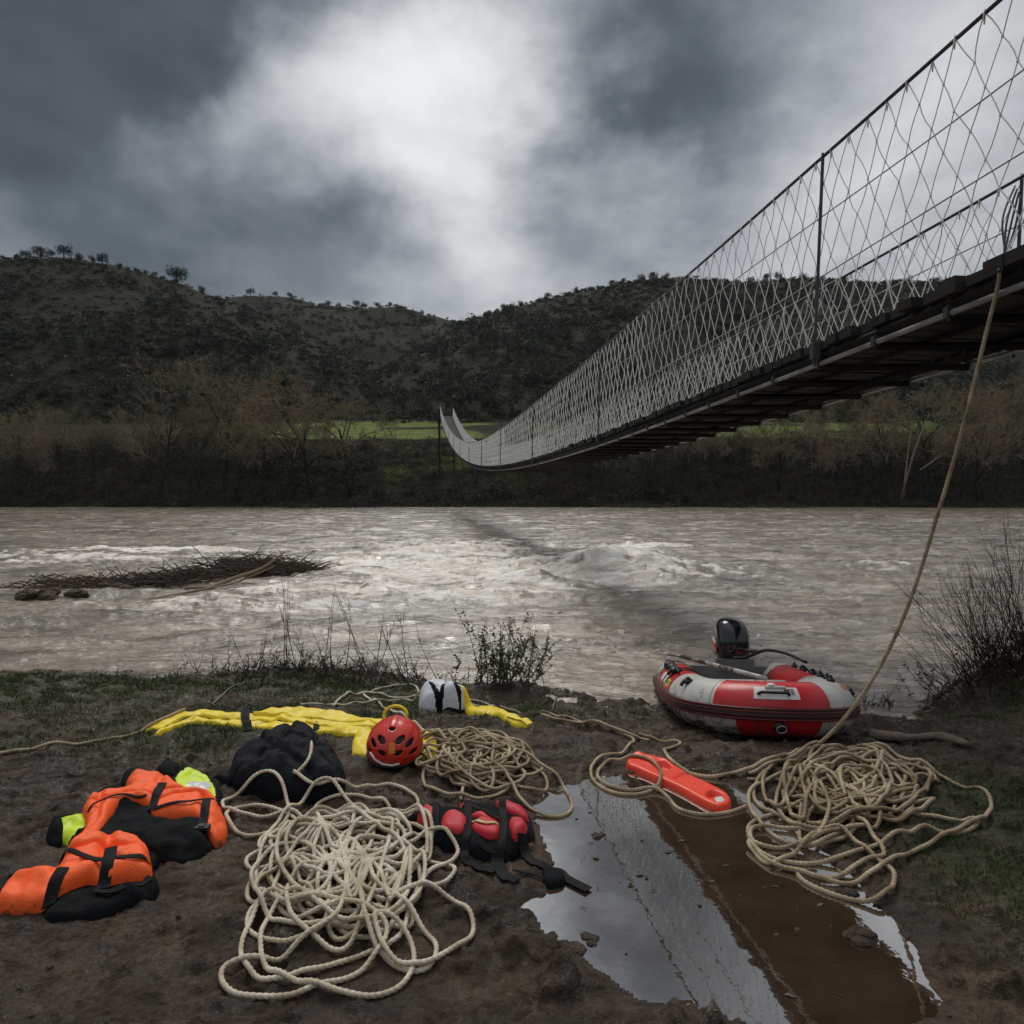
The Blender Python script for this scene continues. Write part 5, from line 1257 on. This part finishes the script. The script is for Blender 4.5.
# big dark willow bush at the right
c = np.array([4.15, 5.7, .1]); e = empty('willow_bush', (4.15, 5.7, float(top(4.15, 5.7, TM0))), 'dense dark leafless bush of thin upright stems at the right edge by the water', 'bush')
mb = MB()
for cc, n_, h_, ln in (((4.25, 5.65), 75, 1.2, (-.05, 0)), ((3.95, 5.7), 45, 1.0, (-.45, 0)), ((4.6, 5.8), 50, 1.35, (.1, 0)), ((3.75, 5.55), 26, .75, (-.8, 0))):
    t_ = stems(mb, np.array([cc[0], cc[1], .1]), n_, h_, .30, q, ln, .0036, 5, .18)
mb.build('stem', 'bush_stem', e)
mb = MB(); t_ = stems(mb, np.array([4.15, 5.6, .1]), 160, .42, .8, q, (0, 0), .004, 5, .35); mb.build('undergrowth', 'dark_twig', e)
V, F_ = leaves(t_, 1500, .035, q); meshobj('dead_leaves', V, [F_], 'debris', e, smooth=False)
# leafy shrub in the centre
e = empty('leafy_shrub', (0.0, 5.95, float(top(0, 5.95, TM0))), 'small green leafy shrub at the water edge right of the white bundle', 'shrub')
mb = MB(); t_ = stems(mb, np.array([-.10, 5.95, 0]), 34, .62, .38, q, (0, 0), .004, 4, .16); t2 = stems(mb, np.array([.02, 5.93, 0]), 18, .5, .45, q, (.75, 0), .0035, 3, .12); mb.build('stem', 'dark_twig', e)
V, F_ = leaves(t_, 2300, .030, q, .15); V2, F2 = leaves(t2, 260, .028, q, .3); meshobj('foliage', np.vstack([V, V2]), [np.vstack([F_, F2+len(V)])], 'leaf', e, smooth=False)
# twiggy bush left of it
e = empty('twig_bush', (-1.75, 6.2, float(top(-1.75, 6.2, TM0))), 'bare twiggy bush with tall thin shoots at the water edge behind the yellow sling', 'bush')
mb = MB()
for x_, n_, h_, sp in ((-1.95, 4, 1.05, .12), (-1.6, 4, .85, .25), (-1.25, 4, .8, .3), (-2.3, 5, .5, .5), (-2.7, 4, .4, .5), (-1.8, 9, .4, .6)):
    stems(mb, np.array([x_, 6.25, 0]), n_, h_, sp, q, (0, 0), .0042, 3, .08, .08)
stems(mb, np.array([-1.05, 6.1, 0]), 12, .65, .3, q, (-.9, 0), .005, 3, .14)
mb.build('shoot', 'dark_twig', e)
mb = MB(); t_ = stems(mb, np.array([-1.75, 6.2, 0]), 300, .22, 1.3, q, (0, 0), .0035, 4, .62); mb.build('undergrowth', 'dark_twig', e)
V, F_ = leaves(t_, 1300, .028, q); meshobj('dead_leaves', V, [F_], 'debris', e, smooth=False)
e = empty('small_bush', (2.75, 5.4, -.1), 'low sparse dark tuft in the shallows between the dinghy and the willow bush', 'bush')
mb = MB(); t_ = stems(mb, np.array([2.95, 5.55, -.1]), 40, .26, .7, q, (0, 0), .003, 3, .16); mb.build('stem', 'dark_twig', e); V, F_ = leaves(t_, 260, .022, q); meshobj('foliage', V, [F_], 'debris', e, smooth=False)
# grass
def grassf(n, seed):
    q = np.random.default_rng(seed); x = q.uniform(-5.1, 5.2, n*6); y = q.uniform(1.9, 6.8, n*6); m = mossmask(x, y)*(vnoise(x*9, y*9, 1) > .42); k_ = (q.random(n*6) < m) & (top(x, y) < top(x, y, TM0)+.003); x, y = x[k_][:n], y[k_][:n]
    return x, y
x, y = grassf(60000, 3); n = len(x); z = top(x, y, TM0); q2 = np.random.default_rng(6)
h = q2.uniform(.012, .045, n); a_ = q2.random(n)*6.28; lx, ly = q2.normal(0, .6, n)*h, q2.normal(0, .6, n)*h; w_ = .0022+.001*(y > 4)
V = np.stack([np.stack([x-np.cos(a_)*w_, y-np.sin(a_)*w_, z-.003], 1), np.stack([x+np.cos(a_)*w_, y+np.sin(a_)*w_, z-.003], 1), np.stack([x+lx, y+ly, z+h], 1)], 1).reshape(-1, 3)
mk('grass', (.024, .045, .008), .7, .4, 2, col2=(.07, .105, .02))
tag(meshobj('grass', V, [np.arange(len(V)).reshape(-1, 3)], 'grass', smooth=False), 'short green grass and moss growing in patches on the muddy bank', 'grass', kind='stuff')
q3 = np.random.default_rng(55); mb = MB()
for k_ in range(900):
    a_, b_ = q3.uniform(-3.2, 4.0), q3.uniform(2.0, 6.0); z_ = float(top(a_, b_))+.002
    if z_ < -.03 or z_ > float(top(a_, b_, TM0))+.01: continue
    an = q3.random()*6.28; L = q3.uniform(.006, .035)
    if k_ % 3: mb.tube([(a_, b_, z_+.002), (a_+L*math.cos(an), b_+L*math.sin(an), z_+.004)], .0016, 4)
    else: mb.ell((a_, b_, z_), (L*.35, L*.28, L*.2), 7, 5, jit=.4)
tag(mb.build('litter', 'debris', smooth=False), 'small bits of twig and grit strewn over the mud', 'litter', kind='stuff')
# driftwood raft in the river
def wz(px, py, dz=0): return at_z(px, py, -.2+dz)
e = empty('driftwood_raft', wz(190, 585), 'long dark raft of tangled branches stranded in the river on the left', 'driftwood')
mb = MB(); q = np.random.default_rng(9)
A_, B_ = wz(62, 592), wz(305, 572)
mid = [(40, 586, .03), (90, 586, .08), (130, 587, .13), (170, 584, .16), (205, 580, .24), (235, 575, .30), (262, 573, .34), (285, 572, .12), (312, 570, .04)]
for i_ in range(1250):
    f = q.random()**.9*(len(mid)-1); j_ = min(int(f), len(mid)-2); t = f-j_; m0, m1 = mid[j_], mid[j_+1]
    px, py, hh = [m0[k_]*(1-t)+m1[k_]*t for k_ in range(3)]; p = wz(px, py); p = p+np.array([q.normal(0, .3), q.normal(0, .30), 0]); p[2] = -.22+hh*q.random()
    d = np.array([1, q.normal(.15, .6), q.normal(.02, .42)]); d /= np.linalg.norm(d); L = q.uniform(.2, 1.0)
    P = np.array([p-d*L/2, p+q.normal(0, .05, 3), p+d*L/2+np.array([0, 0, q.normal(0, .05)])]); P[:, 2] = np.maximum(P[:, 2], -.26); mb.tube(P, [.008, .011, .003], 4, cap=False)
mb.build('tangle', 'debris', e)
for pts, r0 in (([(205, 590), (235, 578), (262, 568), (285, 552)], .045), ([(228, 575), (250, 560), (262, 545)], .02), ([(291, 571), (300, 562), (314, 550)], .02), ([(150, 600), (190, 592), (240, 582)], .035), ([(62, 578), (90, 580), (112, 577)], .03), ([(185, 588), (230, 584), (275, 566)], .03)):
    P = [wz(a, b+ (0 if True else 0)) for a, b in pts]; y_ = P[0][1]
    P = [at_y(a, b, y_+.15*k_) for k_, (a, b) in enumerate(pts)]
    mb = MB(); mb.tube(catmull(np.array(P), 5), np.linspace(r0, r0*.35, (len(P)-1)*5+1), 7); mb.build('branch', 'twig', e)
for pts, lb in (([(16, 600), (28, 594), (45, 593), (62, 598), (60, 604), (20, 606)], 'dark root lump in the water left of the branch raft, farther left of the two'), ([(98, 592), (115, 586), (145, 582), (158, 588), (130, 600), (105, 603)], 'dark root lump touching the left end of the branch raft')):
    c = wz(np.mean([a for a, _ in pts]), np.mean([b for _, b in pts])); mb = MB()
    for k_ in range(9): mb.ell(c+np.array([q.normal(0, .22), q.normal(0, .08), q.uniform(-.02, .10)]), (.2*q.uniform(.5, 1), .12, .08), 12, 8, jit=.35)
    o = mb.build('root_lump', 'debris', smooth=False); tag(o, lb, 'driftwood')
# driftwood log on the right bank
P = [on(a, b) for a, b in ((868, 738), (890, 741), (915, 742), (940, 741), (968, 749))]
for k_, p in enumerate(P): p[2] += .03
mb = MB(); CPp = catmull(np.array(P), 8); rr = .030+.014*np.sin(np.linspace(0, 9, len(CPp)))*.6+.012*vnoise(np.linspace(0, 14, len(CPp)), np.zeros(len(CPp)), 1)
rr[-8:] *= np.linspace(1, .35, 8); mb.tube(CPp, rr, 12, flat=.8)
o = mb.build('driftwood_log', 'driftwood'); tag(o, 'smooth pale brown log half sunk in the mud between the dinghy and the willow bush', 'driftwood')
# pale sticks
for pts, lb in (([(210, 708), (222, 697), (232, 688), (245, 684)], 'pale bent stick poking from the mud above the left end of the yellow sling'), ([(560, 690), (556, 700), (552, 712)], 'short pale stick upright in the mud right of the leafy shrub'), ([(880, 712), (905, 707), (925, 708)], 'grey branch lying at the water edge right of the dinghy')):
    P = np.array([on(a, b)+[0, 0, .012] for a, b in pts]); mb = MB(); mb.tube(catmull(P, 5), np.linspace(.009, .004, 5*(len(P)-1)+1), 6); o = mb.build('stick', 'twig_pale'); tag(o, lb, 'stick')
# stones, clods and floating leaves in the puddle
stp = [((566, 1010), 'beside the near edge of the brown reflection'), ((500, 741), 'right of the rope heap by the helmet'), ((1004, 640), 'in the willow bush'), ((588, 802), 'at the head of the puddle'), ((690, 912), 'in the middle of the puddle')]
lf = [(682, 841, 'by the rescue float end of the puddle'), (726, 866, 'in the upper middle of the puddle'), (640, 875, 'over the reflected netting'), (700, 905, 'in the centre of the brown reflection'), (775, 887, 'near the right puddle shore'), (820, 905, 'nearest the right shore'), (790, 996, 'at the near end of the puddle'), (712, 882, 'just right of the reflected netting'), (668, 852, 'near the small rope loop'), (596, 858, 'in the pale left part of the puddle'), (860, 945, 'at the lower right shore')]
for a, b, w_ in lf:
    p = at_z(a, b, -.016); q_ = np.random.default_rng(int(a)); s_ = q_.uniform(.008, .016); an = q_.random()*6.28; P = []
    for k_ in range(9):
        t = k_/9*2*math.pi; rr = s_*(1+.35*math.cos(2*t)+.15*q_.random()); P.append([p[0]+rr*math.cos(t+an), p[1]+.6*rr*math.sin(t+an), -.014+.004*q_.random()])
    P = np.array(P); mb = MB(); mb.loft([P-[0, 0, .003], P]); o = mb.build('fallen_leaf', 'dead_leaf', smooth=False); tag(o, 'small brown leaf floating ' + w_, 'leaf', 'leaves floating in the puddle')
cl = [(600, 836, .035, 'left of the reflected bridge railing'), (575, 948, .06, 'at the lower left shore of the puddle'), (588, 938, .035, 'just above the largest clod at the lower left shore'), (845, 893, .05, 'under the loops of the right rope heap'), (862, 935, .06, 'on the right shore of the puddle'), (590, 775, .03, 'on the upper left puddle shore'), (548, 945, .04, 'left of the clods at the lower left shore')]
for a, b, s_, w_ in cl:
    p = on(a, b); mb = MB()
    for k_ in range(4): mb.ell(p+np.array([q.normal(0, s_*.4), q.normal(0, s_*.3), 0]), (s_*.6, s_*.5, s_*.25), 12, 8, jit=.3)
    o = mb.build('mud_clod', 'mud'); tag(o, 'wet dark mud clod ' + w_, 'mud clod', 'mud clods around the puddle')
# ============================================================ AIR
hz = bpy.data.materials.new('haze'); hz.use_nodes = True; t = hz.node_tree
t.nodes.remove(t.nodes['Principled BSDF']); pv = t.nodes.new('ShaderNodeVolumePrincipled'); pv.inputs['Density'].default_value = .00009; pv.inputs['Color'].default_value = (.80, .88, .95, 1)
t.links.new(pv.outputs[0], t.nodes['Material Output'].inputs['Volume'])
mb = MB(); mb.box((0, 735, 65), (1500, 775, 72)); o = mb.build('haze', [hz], smooth=False); tag(o, 'thin grey blue haze in the valley air', 'haze', kind='stuff')
